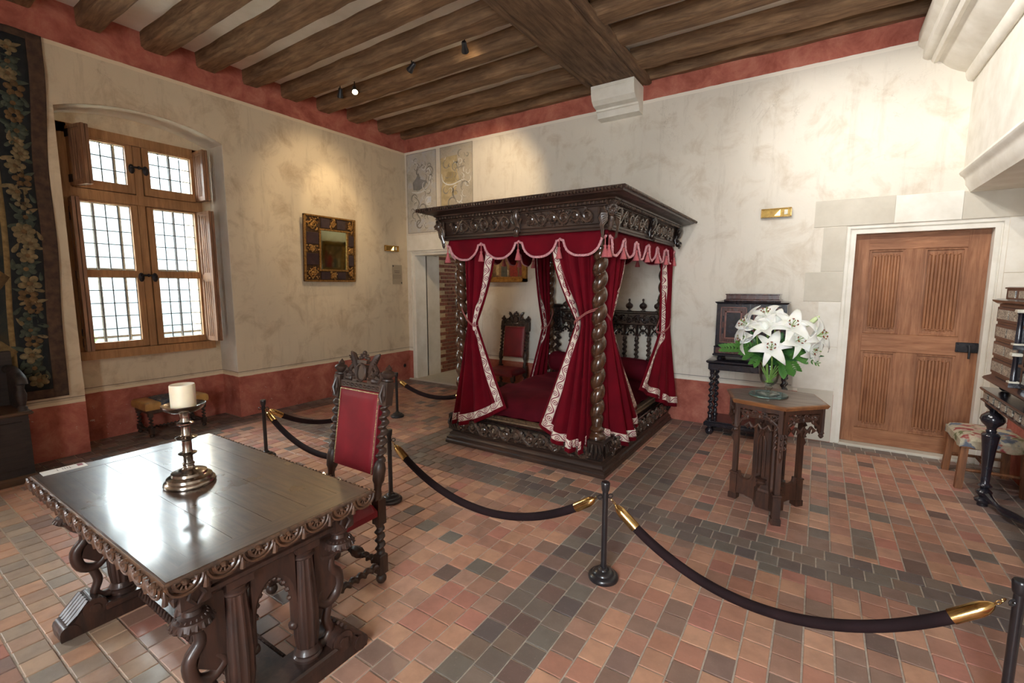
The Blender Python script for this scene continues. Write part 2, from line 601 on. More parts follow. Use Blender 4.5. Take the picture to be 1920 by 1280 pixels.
# limewashed lining, its white also stands for window light: arch soffit and far jamb
ln = MB()
for i in range(20):
    (ya, za), (yb, zb) = arc[i], arc[i + 1]
    ln.add([(DX, ya, za - .004), (-.002, ya, za - .004), (-.002, yb, zb - .004), (DX, yb, zb - .004)], [(0, 1, 2, 3)])
ln.box(DX, -.002, A1 - .005, A1 + .02, .545, ZS)
struct('trim_4', ln, m_plaster, smooth=30)
# second, unseen window on the same wall: plain frame
w2 = MB()
for y in (W2[0] + .04, (W2[0] + W2[1]) / 2, W2[1] - .04): w2.box(-.4, -.34, y - .04, y + .04, W2[2], W2[3])
for z in (W2[2] + .04, 1.7, 2.5, W2[3] - .04): w2.box(-.395, -.345, W2[0], W2[1], z - .03, z + .03)
struct('window_2', w2, m_oak, smooth=0)

# ---------------------------------------------------------------- rear and right walls
wr = MB()
W3 = (5.2, 6.4, .8, 3.0)
wr.box(-.75, W3[0], YB - .4, YB, 0, HT).box(W3[1], WX + .4, YB - .4, YB, 0, HT).box(W3[0], W3[1], YB - .4, YB, 0, W3[2]).box(W3[0], W3[1], YB - .4, YB, W3[3], HT)
struct('wall_rear', wr, m_wall, smooth=0)
w3 = MB()
for x in (W3[0] + .04, (W3[0] + W3[1]) / 2, W3[1] - .04): w3.box(x - .04, x + .04, YB - .25, YB - .19, W3[2], W3[3])
for z in (W3[2] + .04, 1.9, W3[3] - .04): w3.box(W3[0], W3[1], YB - .245, YB - .195, z - .03, z + .03)
struct('window_3', w3, m_oak, smooth=0)
struct('wall_right', MB().box(WX, WX + .4, YB, .8, 0, HT), m_wall, smooth=0)

# ---------------------------------------------------------------- back wall
D0, D1, DZ = 5.83, 6.915, 2.11          # hole of the oak door incl. moulding
P0, P1, PZ = .075, 1.10, 2.105          # hole of the passage doorway incl. moulding
wb = MB()
TH = .55
wb.box(0, P0, 0, TH, 0, HT).box(P0, P1, 0, TH, PZ, HT).box(P1, D0, 0, TH, 0, HT).box(D0, D1, 0, TH, DZ, HT).box(D1, WX, 0, TH, 0, HT)
wb.box(D0, D1, .2, TH, 0, DZ)
wall_back = struct('wall_back', wb, m_wall, smooth=0)


def surround(name, x0, x1, zt, steps, m):
    """stepped stone moulding round three sides of an opening: steps = (outer offset, inner offset, depth0, depth1)"""
    mb = MB()
    for a, b, d0, d1 in steps:
        mb.box(x0 + a, x0 + b, d0, d1, 0, zt - b).box(x1 - b, x1 - a, d0, d1, 0, zt - b).box(x0 + a, x1 - a, d0, d1, zt - b, zt - a)
    return struct(name, mb, m, smooth=0)


surround('trim_1', D0, D1, DZ, [(0, .028, .008, .2), (.028, .042, .026, .2), (.042, .076, .018, .2)], m_stone)
surround('trim_2', P0, P1, PZ, [(0, .022, .008, .3), (.022, .066, .032, .3)], m_stone)
for b in [(5.565, 6.17, 2.112, 2.362), (6.172, 6.62, 2.112, 2.352), (6.622, 7.04, 2.112, 2.345), (5.645, 5.828, 1.688, 2.108), (5.52, 5.828, 1.397, 1.684), (5.65, 5.828, .955, 1.393), (5.47, 5.828, .52, .951), (5.525, 5.828, .004, .516),
          (6.917, 7.045, 1.66, 2.108), (6.917, 7.045, 1.25, 1.656), (6.917, 7.045, .82, 1.246), (6.917, 7.045, .4, .816), (6.917, 7.045, .004, .396),
          (1.102, 1.5, 1.7, 2.1), (1.102, 1.42, 1.25, 1.696), (1.102, 1.52, .8, 1.246), (1.102, 1.4, .35, .796), (.01, .8, 2.108, 2.352), (.802, 1.5, 2.108, 2.352)]:
    build('stone_block', MB().box(b[0], b[1], -.004 - rt_.random() * .003, .02, b[2], b[3], .003), rt_.choice([m_stone, m_stone, m_stone2]), wall_back)
struct('trim_3', MB().box(D0 + .07, D1 - .07, -.012, .22, -.01, .022, .006), m_stone2)     # door threshold
# passage behind the left doorway
pa = MB().box(-.4, .141, TH, .605, 0, 2.6).box(P1 - .07, P1 + .3, TH, 2.4, 0, 2.6).box(-.4, .55, 2.3, 2.5, 0, 2.6).box(.95, P1 + .3, 2.3, 2.5, 0, 2.6).box(.55, .95, 2.3, 2.5, 0, 1.8).box(.55, .95, 2.3, 2.5, 2.0, 2.6).box(-.4, P1 + .3, TH, 2.5, 2.3, 2.6)
pa.box(-.4, .141, .28, TH, 0, PZ - .06).box(P1 - .066, P1 + .1, .28, TH, 0, PZ - .06)
wall_passage = struct('wall_passage', pa, m_plaster, smooth=0)
struct('floor_passage', MB().box(.0, P1, -.02, 2.4, -.03, .024, .008), m_stone2)
brick_wall = struct('wall_brick', MB().box(-.4, .128, .605, 2.3, 0, 2.3), m_mortar, smooth=0)
bm = []
for v in range(3):
    L = (.2, .2, .1)[v]
    me = bpy.data.meshes.new('brick')
    q = MB().box(-.02, .0, 0, L, 0, .052, .004)
    me.from_pydata(q.v, [], q.f); me.materials.append(m_brick); bm.append((me, L))
z = .03; r = 0
while z < 2.05:
    y = .607 - (.06 if r % 2 else 0.0)
    while y < 1.75:
        me, L = bm[2] if (r % 3 == 1 and rt_.random() < .6) or rt_.random() < .15 else bm[0]
        if y >= .6:
            ob = bpy.data.objects.new('brick', me); COL.objects.link(ob); ob.parent = brick_wall
            ob.location = (.1415 + rt_.uniform(-.003, .003), y, z); ob.rotation_euler = (0, rt_.uniform(-.02, .02), 0)
        y += L + .013
    z += .0655; r += 1

# ---------------------------------------------------------------- ceiling, joists, main beam, corbel
ceiling = struct('ceiling', MB().box(-.75, WX + .4, YB - .4, .8, 3.985, 4.2), m_ceil, smooth=0)


def timber(name, p0, p1, w, h, m, seed, wob=.008, segs=16):
    """rough hewn timber from p0 to p1 (axis), w wide, h tall; slightly wandering arrises"""
    rr = random.Random(seed); p0 = Vector(p0); p1 = Vector(p1); d = (p1 - p0).normalized(); s = d.cross(Vector((0, 0, 1)))
    vs = []; fs = []; ch = .018
    sec = [(-w / 2, h), (-w / 2, ch), (-w / 2 + ch, 0), (w / 2 - ch, 0), (w / 2, ch), (w / 2, h)]
    off = [[rr.uniform(-wob, wob) for _ in range(12)] for _ in range(segs + 1)]
    for i in range(segs + 1):
        c = p0.lerp(p1, i / segs)
        for k, (a, b) in enumerate(sec):
            vs.append(c + s * (a + off[i][k]) + Vector((0, 0, b + (off[i][k + 6] if k not in (0, 5) else 0))))
    n = len(sec)
    for i in range(segs):
        for k in range(n - 1):
            fs.append((i * n + k, i * n + k + 1, (i + 1) * n + k + 1, (i + 1) * n + k))
        fs.append((i * n + n - 1, i * n, (i + 1) * n, (i + 1) * n + n - 1))
    fs.append(tuple(range(n))); fs.append(tuple(range(segs * n + n - 1, segs * n - 1, -1)))
    q = MB().add(vs, fs)
    c = (p0 + p1) / 2
    ob = build(name, q, m, ceiling, o=c, smooth=30)
    ob.location = c
    return ob


JY = [-.074, -.53, -1.068, -1.539, -2.026, -2.483, -2.962, -3.437, -3.922, -4.4, -4.88, -5.36, -5.84, -6.32, -6.8, -7.28]
for i, y in enumerate(JY):
    w = .2 + .02 * math.sin(i * 2.1)
    wl_ = .13 if i == 0 else w
    timber('joist', (-.1, y + wl_ / 2, 3.838), (3.34, y + wl_ / 2 - .01, 3.842), wl_, .155, m_beam, i)
    timber('joist', (3.85, y + wl_ / 2 + .0, 3.838), (WX + .1, y + wl_ / 2 - .005, 3.825), wl_, .165, m_beam, i + 40)
timber('main_beam', (3.585, .1, 3.79), (3.56, YB - .1, 3.79), .49, .25, m_beam_y, 99, .01, 26)
timber('ledger', (3.30, 0, 3.80), (3.275, YB, 3.80), .085, .06, m_beam_y, 100, .007, 30)
timber('ledger', (3.875, 0, 3.80), (3.85, YB, 3.80), .085, .06, m_beam_y, 101, .007, 30)
cp = [(0, 3.79), (-.33, 3.79), (-.33, 3.755), (-.325, 3.75), (-.325, 3.70), (-.30, 3.64), (-.25, 3.60), (-.17, 3.585), (-.17, 3.565), (-.15, 3.56), (-.13, 3.53), (-.12, 3.50), (0, 3.49)]
build('corbel', MB().prism(cp, 3.33, 3.83, lambda u, v, h: (h, u, v)), m_stone, wall_back, smooth=25)

# ---------------------------------------------------------------- fireplace hood on the right wall
fh = thing('fireplace_hood', 'white stone fireplace hood projecting above the doorway corner at upper right', 'fireplace', (WX, -1.7, 0))
HY0, HY1 = -3.4, 0.0
hp = lambda u, v, h: (u - WX, h + 1.7, v)
build('hood_body', MB().prism([(6.6, 2.52), (7.05, 2.52), (7.05, 4.04), (6.66, 4.04), (6.6, 3.3)], HY0, HY1, hp), m_stone, fh, smooth=0)
co = [(6.60, 3.235), (6.583, 3.228), (6.565, 3.235), (6.553, 3.255), (6.545, 3.285), (6.545, 3.31), (6.50, 3.33), (6.452, 3.36), (6.412, 3.395), (6.385, 3.43), (6.365, 3.44), (6.352, 3.43), (6.335, 3.43), (6.322, 3.445), (6.315, 3.465), (6.295, 3.465), (6.275, 3.475), (6.26, 3.49), (6.26, 3.56), (6.22, 3.6), (6.22, 3.7), (6.6, 3.7)]
build('cornice_moulding', MB().prism(co, HY0 - .1, HY1, hp), m_stone, fh, smooth=40)
lo = [(6.60, 2.54), (6.585, 2.52), (6.572, 2.495), (6.58, 2.475), (6.6, 2.46), (6.615, 2.43), (6.618, 2.395), (6.64, 2.36), (6.652, 2.333), (7.05, 2.333), (7.05, 2.54)]
build('mantel_moulding', MB().prism(lo, HY0, HY1, hp), m_stone, fh, smooth=40)
build('jamb_pier', MB().box(6.66 - WX, 0, HY0 + 1.72, HY0 + 1.98, 0, 2.334, .01), m_stone, fh)

# ---------------------------------------------------------------- window in view
w1 = struct('window_1', MB().box(-.36, -.29, FY0 - .005, FY0 + .075, FZ0, FZ1).box(-.36, -.29, FY1 - .06, FY1 + .005, FZ0, FZ1).box(-.36, -.29, FY0, FY1, FZ1 - .085, FZ1 + .004)
            .box(-.36, -.285, FY0, FY1, 2.375, 2.475).box(-.37, -.25, FY0, FY1 + .02, FZ0 - .03, .915).box(-.355, -.2935, -3.488, -3.422, FZ0, FZ1 - .09).box(-.362, -.3375, -3.515, -3.395, FZ0, FZ1 - .06).box(-.3615, -.338, FY0, FY1, 2.35, 2.5).box(-.3612, -.3385, FY0, FY1, FZ1 - .11, FZ1 - .05).box(-.3612, -.3385, FY0, FY1, FZ0, .94).box(-.3608, -.3388, FY1 - .08, FY1, FZ0, FZ1).box(-.3608, -.3388, FY0, FY0 + .1, FZ0, FZ1), m_oak, smooth=0)
casements = [(-3.975, -3.496, .922, 2.371, [(-3.942, -3.55, 1.705, 2.353, 4, 5), (-3.942, -3.55, .99, 1.635, 4, 5)]),
             (-3.414, -2.941, .922, 2.368, [(-3.357, -2.965, 1.705, 2.353, 4, 5), (-3.357, -2.965, .99, 1.635, 4, 5)]),
             (-3.975, -3.496, 2.482, 2.961, [(-3.93, -3.556, 2.565, 2.94, 4, 3)]), (-3.414, -2.941, 2.482, 2.961, [(-3.357, -2.97, 2.565, 2.94, 4, 3)])]
for ya, yb, za, zb, panes in casements:
    q = MB()
    py0 = min(p[0] for p in panes); py1 = max(p[1] for p in panes)
    q.box(-.335, -.28, ya, py0, za, zb, .004).box(-.335, -.28, py1, yb, za, zb, .004)
    zs = sorted([(p[2], p[3]) for p in panes])
    q.box(-.334, -.281, py0, py1, za, zs[0][0]).box(-.334, -.281, py0, py1, zs[-1][1], zb)
    if len(zs) > 1: q.box(-.334, -.281, py0, py1, zs[0][1], zs[1][0])
    cs = build('casement', q, m_oak, w1)
    for p in panes:
        nx, nz = p[4], p[5]
        for i in range(nx):
            for j in range(nz):
                a = lerp(p[0], p[1], i / nx); b = lerp(p[0], p[1], (i + 1) / nx); c = lerp(p[2], p[3], j / nz); d = lerp(p[2], p[3], (j + 1) / nz)
                build('pane', MB().box(-.322, -.319, a + .001, b - .001, c + .001, d - .001), m_pane, cs, smooth=0)
        q = MB()
        for i in range(nx + 1):
            y = lerp(p[0], p[1], i / nx); q.box(-.3245, -.3165, y - .004, y + .004, p[2], p[3])
        for j in range(nz + 1):
            z = lerp(p[2], p[3], j / nz); q.box(-.3245, -.3165, p[0], p[1], z - .004, z + .004)
            for i in range(nx + 1): q.ball((-.3165, lerp(p[0], p[1], i / nx), z), .0075, seg=6, ring=4)
        build('lead_came', q, m_lead, cs, smooth=0)
for z in (2.75, 1.66):
    q = MB()
    for y in (-3.515, -3.395):
        q.lathe([(.0, 0), (.032, 0), (.034, .006), (.02, .012), (.012, .02), (0, .022)], 12, T(-.28, y, z - .02) @ RY(R(90)) @ Matrix.Diagonal((1.4, .8, 1, 1)))
        q.ball((-.262, y, z), .012)
    q.box(-.272, -.26, -3.52, -3.39, z - .009, z + .009, .003)
    q.ball((-.258, -3.455, z), .017)
    build('latch', q, m_iron, w1)
for z in (1.0, 1.65, 2.25):
    build('hinge', MB().box(-.285, -.262, -4.03, -3.97, z - .045, z + .045, .003).lathe([(.01, -.05), (.01, .05)], 8, T(-.265, -3.99, z)), m_iron, w1)
gr = MB()
for y in (-4.0, -3.79, -3.58, -3.30, -3.09, -2.88): gr.lathe([(.016, .82), (.016, 3.08)], 8, T(-.52, y, 0))
for z in (1.02, 1.72, 2.45): gr.box(-.528, -.512, -4.1, -2.82, z - .012, z + .012)
build('window_grille', gr, m_bar, w1, smooth=40)


def shutter(name, hy, ex, ey, z0, z1, label, npan, dup_leaf=True):
    """folding oak shutter: hinge at (-.29, hy), free end at (ex, ey)"""
    h = Vector((-.285, hy, 0)); e = Vector((ex, ey, 0)); d = e - h; L = d.length; a = math.atan2(d.y, d.x)
    t = thing(name, label, 'shutter', (h.x, h.y, z0), a)
    H = z1 - z0
    for leaf, off in ((0, 0), (1, .03)):
        if leaf and not dup_leaf: break
        s = -1 if hy > -3.4 else 1
        y0 = -.012 - off * (-s if True else s)
        fr = MB()
        st = .045
        fr.box(0, st, y0, y0 + .024, 0, H, .003).box(L - st, L, y0, y0 + .024, 0, H, .003)
        zz = [0] + [H * (i + 1) / npan for i in range(npan)]
        for i in range(npan + 1):
            z = zz[i]; fr.box(st, L - st, y0 + .0005, y0 + .0235, max(0, z - .03), min(H, z + .03))
        build('shutter_leaf', fr, m_shut, t)
        for i in range(npan):
            p = MB().box(st - .002, L - st + .002, y0 + .007, y0 + .017, zz[i] + .028, zz[i + 1] - .028)
            for f in range(5):
                x = lerp(st + .012, L - st - .012, f / 4)
                for yy in (y0 + .007, y0 + .017):
                    p.tube([(x, yy, zz[i] + .05), (x, yy, zz[i + 1] - .05)], .0055, 6)
            build('linenfold_panel', p, m_shut, t)
    for z in (.12 * H, .88 * H):
        build('hinge', MB().box(-.01, .05, .012 if s < 0 else -.016, .016 if s < 0 else -.012, z - .035, z + .035), m_iron, t)
    return t


shutter('window_shutter', -3.985, -.03, -3.935, 2.485, 3.02, 'upper oak shutter folded open at the tapestry side of the window', 1)
shutter('window_shutter', -4.015, -.10, -4.035, .93, 2.37, 'tall lower oak shutter folded back at the tapestry side of the window', 2)
shutter('window_shutter', -2.90, -.05, -2.905, 2.485, 3.02, 'short upper oak shutter folded open on the mirror side of the window', 1)
shutter('window_shutter', -2.905, -.02, -2.895, .93, 2.37, 'tall lower oak shutter open on the mirror side of the window, sunlit', 2)

# ---------------------------------------------------------------- garden seen through the panes
m_grass = pm('pale_gravel', srgb(176, 172, 160), srgb(150, 148, 134), .9, 4)
m_leaf0 = pm('garden_foliage', srgb(96, 124, 70), srgb(64, 92, 50), .8, 8)
struct('ground', MB().box(-40, -.8, -30, 25, -1.2, -1.0), m_grass, smooth=0)
m_screen = pm('sky_screen_grey', srgb(84, 88, 91), srgb(62, 68, 68), .9, .6, bump=.1, coord='World')
struct('wall_sky_screen', MB().box(-9.4, -9, -16, 8, -1, 4.9), m_screen, smooth=0)  # added screen wall, holds back the bright sky so the leads show
for cx, cy, s, lab in ((-6.5, -.4, .8, 'round green garden bush outside the window, nearer the back corner'), (-7.2, -3.0, 1.05, 'wide green garden bush outside the window, in the middle'), (-7.0, 2.2, 1.3, 'tall green garden bush outside the window, furthest along')):
    q = MB(); rr = random.Random(int(s * 10))
    for i in range(120):
        d = Vector((rr.gauss(0, 1), rr.gauss(0, 1), rr.gauss(0, .8))); d = d.normalized() * s * rr.uniform(.7, 1)
        q.ball((d.x, d.y, d.z + s * .7), .22 * s, (1, 1, .7), 6, 4)
    b = build('garden_bush', q, m_leaf0); b.location = (cx, cy, -1.0)
    tag(b, lab, 'bush')

# ---------------------------------------------------------------- oak door
dr = struct('door_1', MB().box(5.906, 6.02, .1, .145, .024, 2.032, .002).box(6.70, 6.838, .1, .145, .024, 2.032, .002), m_door)
for a, b, c, d, m in ((6.02, 6.70, .024, .17, m_doorx), (6.02, 6.70, .93, 1.10, m_doorx), (6.02, 6.70, 1.885, 2.032, m_doorx)):
    build('door_rail', MB().box(a, b, .1005, .1445, c, d, .002), m, dr)
for c, d in ((.17, .93), (1.10, 1.885)):
    build('door_muntin', MB().box(6.285, 6.42, .101, .144, c, d, .002), m_door, dr)
    for a, b in ((6.02, 6.285), (6.42, 6.70)):
        q = MB()
        q.box(a, b, .122, .135, c, d)
        W_ = b - a
        for e in ((a, a + .018), (b - .018, b)): q.box(e[0], e[1], .108, .125, c, d, .004)
        for e in ((c, c + .018), (d - .018, d)): q.box(a + .018, b - .018, .108, .125, e[0], e[1], .004)
        # linenfold: half-round folds that end in cusped tips
        n = 9
        for i in range(n):
            x = lerp(a + .042, b - .042, i / (n - 1)); up_ = .03 * abs(math.sin(i / (n - 1) * 2 * PI)) + (.03 if i == 4 else 0)
            q.tube([(x, .1225, c + .055 - up_ * .6), (x, .1215, c + .075), (x, .1215, d - .075), (x, .1225, d - .055 + up_ * .6)], [.005, .0125, .0125, .005], 10)
        for zc, s in ((c + .05, 1), (d - .05, -1)):
            q.tube([(lerp(a + .035, b - .035, i / 12), .117, zc + s * (.014 * abs(math.sin(i / 12 * 3 * PI))) - (s * .018 if i == 6 else 0)) for i in range(13)], .005, 5)
        build('linenfold_panel', q, m_door, dr)
lk = build('lock_plate', MB().box(6.69, 6.835, .084, .1, .968, 1.055, .004), m_iron, dr)
build('latch_handle', MB().tube([(6.775, .075, 1.03), (6.777, .062, 1.0), (6.777, .062, .915)], [.008, .01, .008], 7).lathe([(.014, 0), (.014, .012)], 10, T(6.775, .084, 1.02) @ RX(R(90))), m_iron, lk)
for i in range(4): build('nail', MB().ball((6.705 + .115 * (i % 2), .083, .98 + .06 * (i // 2)), .005, seg=6, ring=4), m_iron, lk)
# ================================================================ the bed
m_dark = wood('carved_walnut', srgb(72, 50, 40), srgb(34, 24, 20), .34, 'z', 5, .25, coat=.25, ratio=5)
m_darkx = wood('walnut_moulding', srgb(78, 55, 43), srgb(38, 27, 23), .36, 'x', 4, .2, coat=.2)
m_darky = wood('walnut_moulding_side', srgb(78, 55, 43), srgb(38, 27, 23), .36, 'y', 4, .2, coat=.2)
m_ebony = pm('black_walnut_relief', srgb(50, 38, 33), srgb(23, 18, 17), .25, 20, bump=.15, coat=.7)
m_col = wood('polished_walnut', srgb(98, 64, 42), srgb(54, 35, 25), .16, 'z', 6, .06, coat=.9, ratio=4)
m_relief = pm('glint_carved_relief', srgb(88, 68, 56), srgb(40, 31, 27), .24, 24, bump=.12, coat=.8)  # lighter copy of the relief wood, window glints put into its colour
m_gold = pm('worn_gilt_moulding', srgb(132, 108, 80), srgb(74, 56, 44), .5, 40, bump=.3)


def velvet(name, c, c2):
    k = N(name)
    v = k.coord('Object')
    n = k.noise(v, 5, 4, .5, .3)
    col = k.ramp(n, [(.3, c2), (.72, c)])
    k.set(Base_Color=col, Roughness=.85, Sheen_Weight=.3, Sheen_Roughness=.3)
    k.b.inputs['Sheen Tint'].default_value = (min(1, c[0] * 2.6), c[1] * 2 + .02, c[2] * 2 + .02, 1)
    k.b.inputs['Specular IOR Level'].default_value = .15
    k.bump(k.noise(v, 260, 2), .12, .002)
    return k.m


m_velvet = velvet('crimson_velvet', srgb(116, 8, 27), srgb(94, 6, 21))
m_spread = velvet('wine_velvet', srgb(94, 11, 28), srgb(70, 7, 20))
m_pink = pm('pink_braid', srgb(232, 186, 188), srgb(196, 120, 128), .8, 90, bump=.6, bd=.003)
m_tassel = pm('rose_tassel', srgb(214, 120, 122), srgb(170, 78, 86), .8, 60, stretch=(6, 6, 1), bump=.5)
m_cord = pm('plum_cord', srgb(190, 120, 112), srgb(128, 56, 62), .75, 140, bump=.5)
k = N('damask_band')
uvn = k.n('ShaderNodeTexCoord').outputs['UV']
u_, v_, _ = k.sep(uvn)           # u: along the band in metres, v: across 0..1
vv = k.math('SUBTRACT', v_, .5)
ph = k.math('MULTIPLY', u_, 2 * PI / .15)
curve = k.math('MULTIPLY', k.math('SINE', ph), .3)
d1 = k.math('ABSOLUTE', k.math('SUBTRACT', vv, curve))
stem = k.math('LESS_THAN', d1, .075)
# curling leaves: rings either side of the wave
uu = k.math('SUBTRACT', k.math('FRACT', k.math('DIVIDE', u_, .075)), .5)
sgn = k.math('SIGN', k.math('SINE', ph))
dy = k.math('ADD', vv, k.math('MULTIPLY', sgn, .16))
rr_ = k.math('SQRT', k.math('ADD', k.math('MULTIPLY', k.math('MULTIPLY', uu, uu), 1.1), k.math('MULTIPLY', dy, dy)))
ring = k.math('LESS_THAN', k.math('ABSOLUTE', k.math('SUBTRACT', rr_, .24)), .045)
dot = k.math('LESS_THAN', rr_, .1)
pat = k.math('MAXIMUM', k.math('MAXIMUM', stem, ring), dot)
edge = k.math('GREATER_THAN', k.math('ABSOLUTE', vv), .46)
col = k.mix(pat, srgb(232, 220, 204), srgb(140, 62, 78))
col = k.mix(edge, col, srgb(150, 70, 84))
k.set(Base_Color=col, Roughness=.6)
m_damask = k.m

BO = (3.455, -1.05, 0)
bed = thing('four_poster_bed', 'carved dark walnut four-poster bed with twisted columns and heavy canopy', 'bed', BO)
bp = lambda name, mb, m, parent=None, **k: build(name, mb, m, parent or bed, o=BO, **k)
X0, X1, Y0, Y1 = 2.62, 4.30, -2.09, -.06
bp('plinth', MB().rect_mold(X0, X1, Y0, Y1, [(-.02, 0), (0, .004), (0, .03), (-.008, .042), (-.008, .062), (-.022, .07), (-.03, .085), (-.03, .1), (-.05, .115), (-.05, .125)]), m_darkx, smooth=30)
bp('carved_rail', MB().rect_mold(X0, X1, Y0, Y1, [(-.05, .12), (-.032, .135), (-.024, .17), (-.024, .215), (-.034, .255), (-.046, .268), (-.04, .285), (-.07, .292), (-.3, .292)]), m_ebony, smooth=30)
bp('inner_border', MB().rect_mold(X0, X1, Y0, Y1, [(-.075, .285), (-.085, .302), (-.15, .318), (-.17, .312), (-.2, .29)], cap=False), m_gold)


def scroll_frieze(u0, u1, v0, v1, n, place, flip=1, r=.006, fig=True):
    """running vine scroll in relief: spirals with berry clusters, joining stems and leaf tips"""
    mb = MB(); w = (u1 - u0) / n; H = v1 - v0; rr = random.Random(int(u0 * 100) + n)
    for i in range(n):
        c = (u0 + (i + .5) * w, (v0 + v1) / 2)
        s = flip * (1 if i % 2 == 0 else -1); rad = min(w * .46, H * .47)
        n_ = 16
        pts = spiral(c, rad, rad * .3, -s * PI / 2, s * 1.45, n_, place, r * .9)
        mb.tube(pts, [lerp(r * 1.15, r * .7, j / n_) for j in range(n_ + 1)], 6)
        for q in range(6):
            a = q * PI / 3; mb.ball(place(c[0] + rad * .22 * math.cos(a), c[1] + rad * .22 * math.sin(a), r), r * 1.0, seg=6, ring=4)
        mb.ball(place(c[0], c[1], r * 1.4), r * 1.25, seg=6, ring=4)
        for q in range(13):
            a = rr.uniform(0, 2 * PI); rq = rad * rr.uniform(.55, 1.2)
            p0 = place(c[0] + rq * math.cos(a), c[1] + max(-H / 2, min(H / 2, rq * math.sin(a))), r)
            p1 = place(c[0] + (rq + w * .1) * math.cos(a + .5), c[1] + max(-H / 2, min(H / 2, (rq + w * .1) * math.sin(a + .5))), r * .5)
            mb.tube([p0, (Vector(p0) + Vector(p1)) / 2, p1], [r * .5, r * 1.2, r * .3], 5)
        if i < n - 1:
            a0 = c[1] - s * rad; a1 = c[1] + s * rad
            mb.tube([place(lerp(c[0], c[0] + w, t), lerp(a0, a1, t * t * (3 - 2 * t)), r * .8) for t in [j / 8 for j in range(9)]], r * 1.1, 6)
    return mb


FRN = lambda yb: (lambda u, v, h: (u, yb - h, v))
RGT = lambda xb: (lambda u, v, h: (xb + h, u, v))
LFT = lambda xb: (lambda u, v, h: (xb - h, u, v))
bp('rail_carving', scroll_frieze(X0 + .14, X1 - .14, .142, .262, 11, FRN(Y0 + .026), 1, .013), m_relief)
bp('rail_carving', scroll_frieze(Y0 + .14, Y1 - .05, .142, .262, 13, RGT(X1 - .026), 1, .012), m_relief)
bp('rail_carving', scroll_frieze(Y0 + .14, Y1 - .05, .142, .262, 13, LFT(X0 + .026), 1, .012), m_relief)
kn = MB()
for i in range(44):
    x = lerp(X0 + .2, X1 - .2, i / 43); kn.ball((x, Y0 + .118, .311), .011, (1, 1.3, .7), 6, 4)
for i in range(52):
    y = lerp(Y0 + .2, Y1 - .1, i / 51); kn.ball((X1 - .118, y, .311), .011, (1.3, 1, .7), 6, 4)
bp('border_carving', kn, m_gold, kind='stuff')
posts = [(2.745, -1.965, -1), (4.175, -1.965, 1), (2.745, -.17, 1), (4.19, -.17, -1)]
for px_, py_, hd in posts:
    cb = MB().box(px_ - .1 if px_ < 3 else px_ - .085, px_ + .085 if px_ < 3 else px_ + .1, py_ - .1 if py_ < -1 else py_ - .085, py_ + .085, .13, .3, .012)
    c = bp('corner_block', cb, m_ebony)
    sx = -1 if px_ < 3 else 1; sy = -1
    q = MB()      # acanthus leaves on the block faces
    for j in range(5):
        t = (j - 2) / 2
        if py_ < -1: q.tube([(px_ + sx * .01 + t * .05, py_ - .1, .15), (px_ + sx * .01 + t * .075, py_ - .118, .21), (px_ + sx * .01 + t * .06, py_ - .104, .27)], [.008, .013, .005], 6)
        q.tube([(px_ + sx * .1, py_ + t * .05, .15), (px_ + sx * .118, py_ + t * .075, .21), (px_ + sx * .104, py_ + t * .06, .27)], [.008, .013, .005], 6)
    build('acanthus_leaf', q, m_ebony, c, o=BO)
    co = bp('column', MB().barley((px_, py_, 0), .425, 1.83, .034, .063, .131, hd), m_col, smooth=75)
    build('column_base', MB().lathe([(.075, .3), (.075, .315), (.068, .325), (.055, .335), (.05, .35), (.062, .362), (.066, .375), (.058, .39), (.044, .4), (.044, .43)], 24, T(px_, py_, 0)), m_col, co, o=BO)
    build('column_capital', MB().lathe([(.044, 1.82), (.05, 1.835), (.05, 1.85), (.042, 1.86), (.042, 1.98)], 20, T(px_, py_, 0)), m_col, co, o=BO)

# canopy
CX0, CX1, CY0, CY1 = 2.64, 4.28, -2.07, -.2
can = bp('canopy', MB().rect_mold(CX0, CX1, CY0, CY1, [(-.12, 1.985), (0, 1.975), (.012, 1.975), (.016, 1.99), (.008, 2.0), (.008, 2.018), (.0, 2.028), (0, 2.035), (.02, 2.15), (.03, 2.155), (.03, 2.162), (.05, 2.168), (.055, 2.185), (.07, 2.19), (.078, 2.2), (.1, 2.206), (.135, 2.214), (.15, 2.222), (.165, 2.224), (.17, 2.232), (.186, 2.24), (.192, 2.252), (.188, 2.26), (0, 2.27)]), m_darkx, smooth=28)
be = MB()
def beads(d, z, r, step, sc=(1, 1, 1)):
    q = MB()
    n = int((CX1 - CX0 + 2 * d) / step)
    for i in range(n): q.ball((CX0 - d + (i + .5) * step, CY0 - d, z), r, sc, 6, 4)
    n = int((CY1 - CY0 + 2 * d) / step)
    for s_, x in ((0, CX0 - d), (1, CX1 + d)):
        for i in range(n): q.ball((x, CY0 - d + (i + .5) * step, z), r, (sc[1], sc[0], sc[2]), 6, 4)
    return q
build('bead_moulding', beads(.193, 2.242, .0125, .0275, (.75, 1, 1.15)), m_relief, can, o=BO, kind='stuff')
build('egg_moulding', beads(.06, 2.176, .0135, .036, (.8, .9, 1)), m_relief, can, o=BO, kind='stuff')
FZ = lambda yb: (lambda u, v, h: (u, yb - (v - 2.035) * .17 - h, v))
FR_ = lambda xb: (lambda u, v, h: (xb + (v - 2.035) * .17 + h, u, v))
FL_ = lambda xb: (lambda u, v, h: (xb - (v - 2.035) * .17 - h, u, v))
build('frieze_carving', scroll_frieze(2.72, 3.40, 2.035, 2.15, 6, FZ(CY0), 1, .0125), m_relief, can, o=BO)
build('frieze_carving', scroll_frieze(3.55, 4.16, 2.035, 2.15, 6, FZ(CY0), -1, .0125), m_relief, can, o=BO)
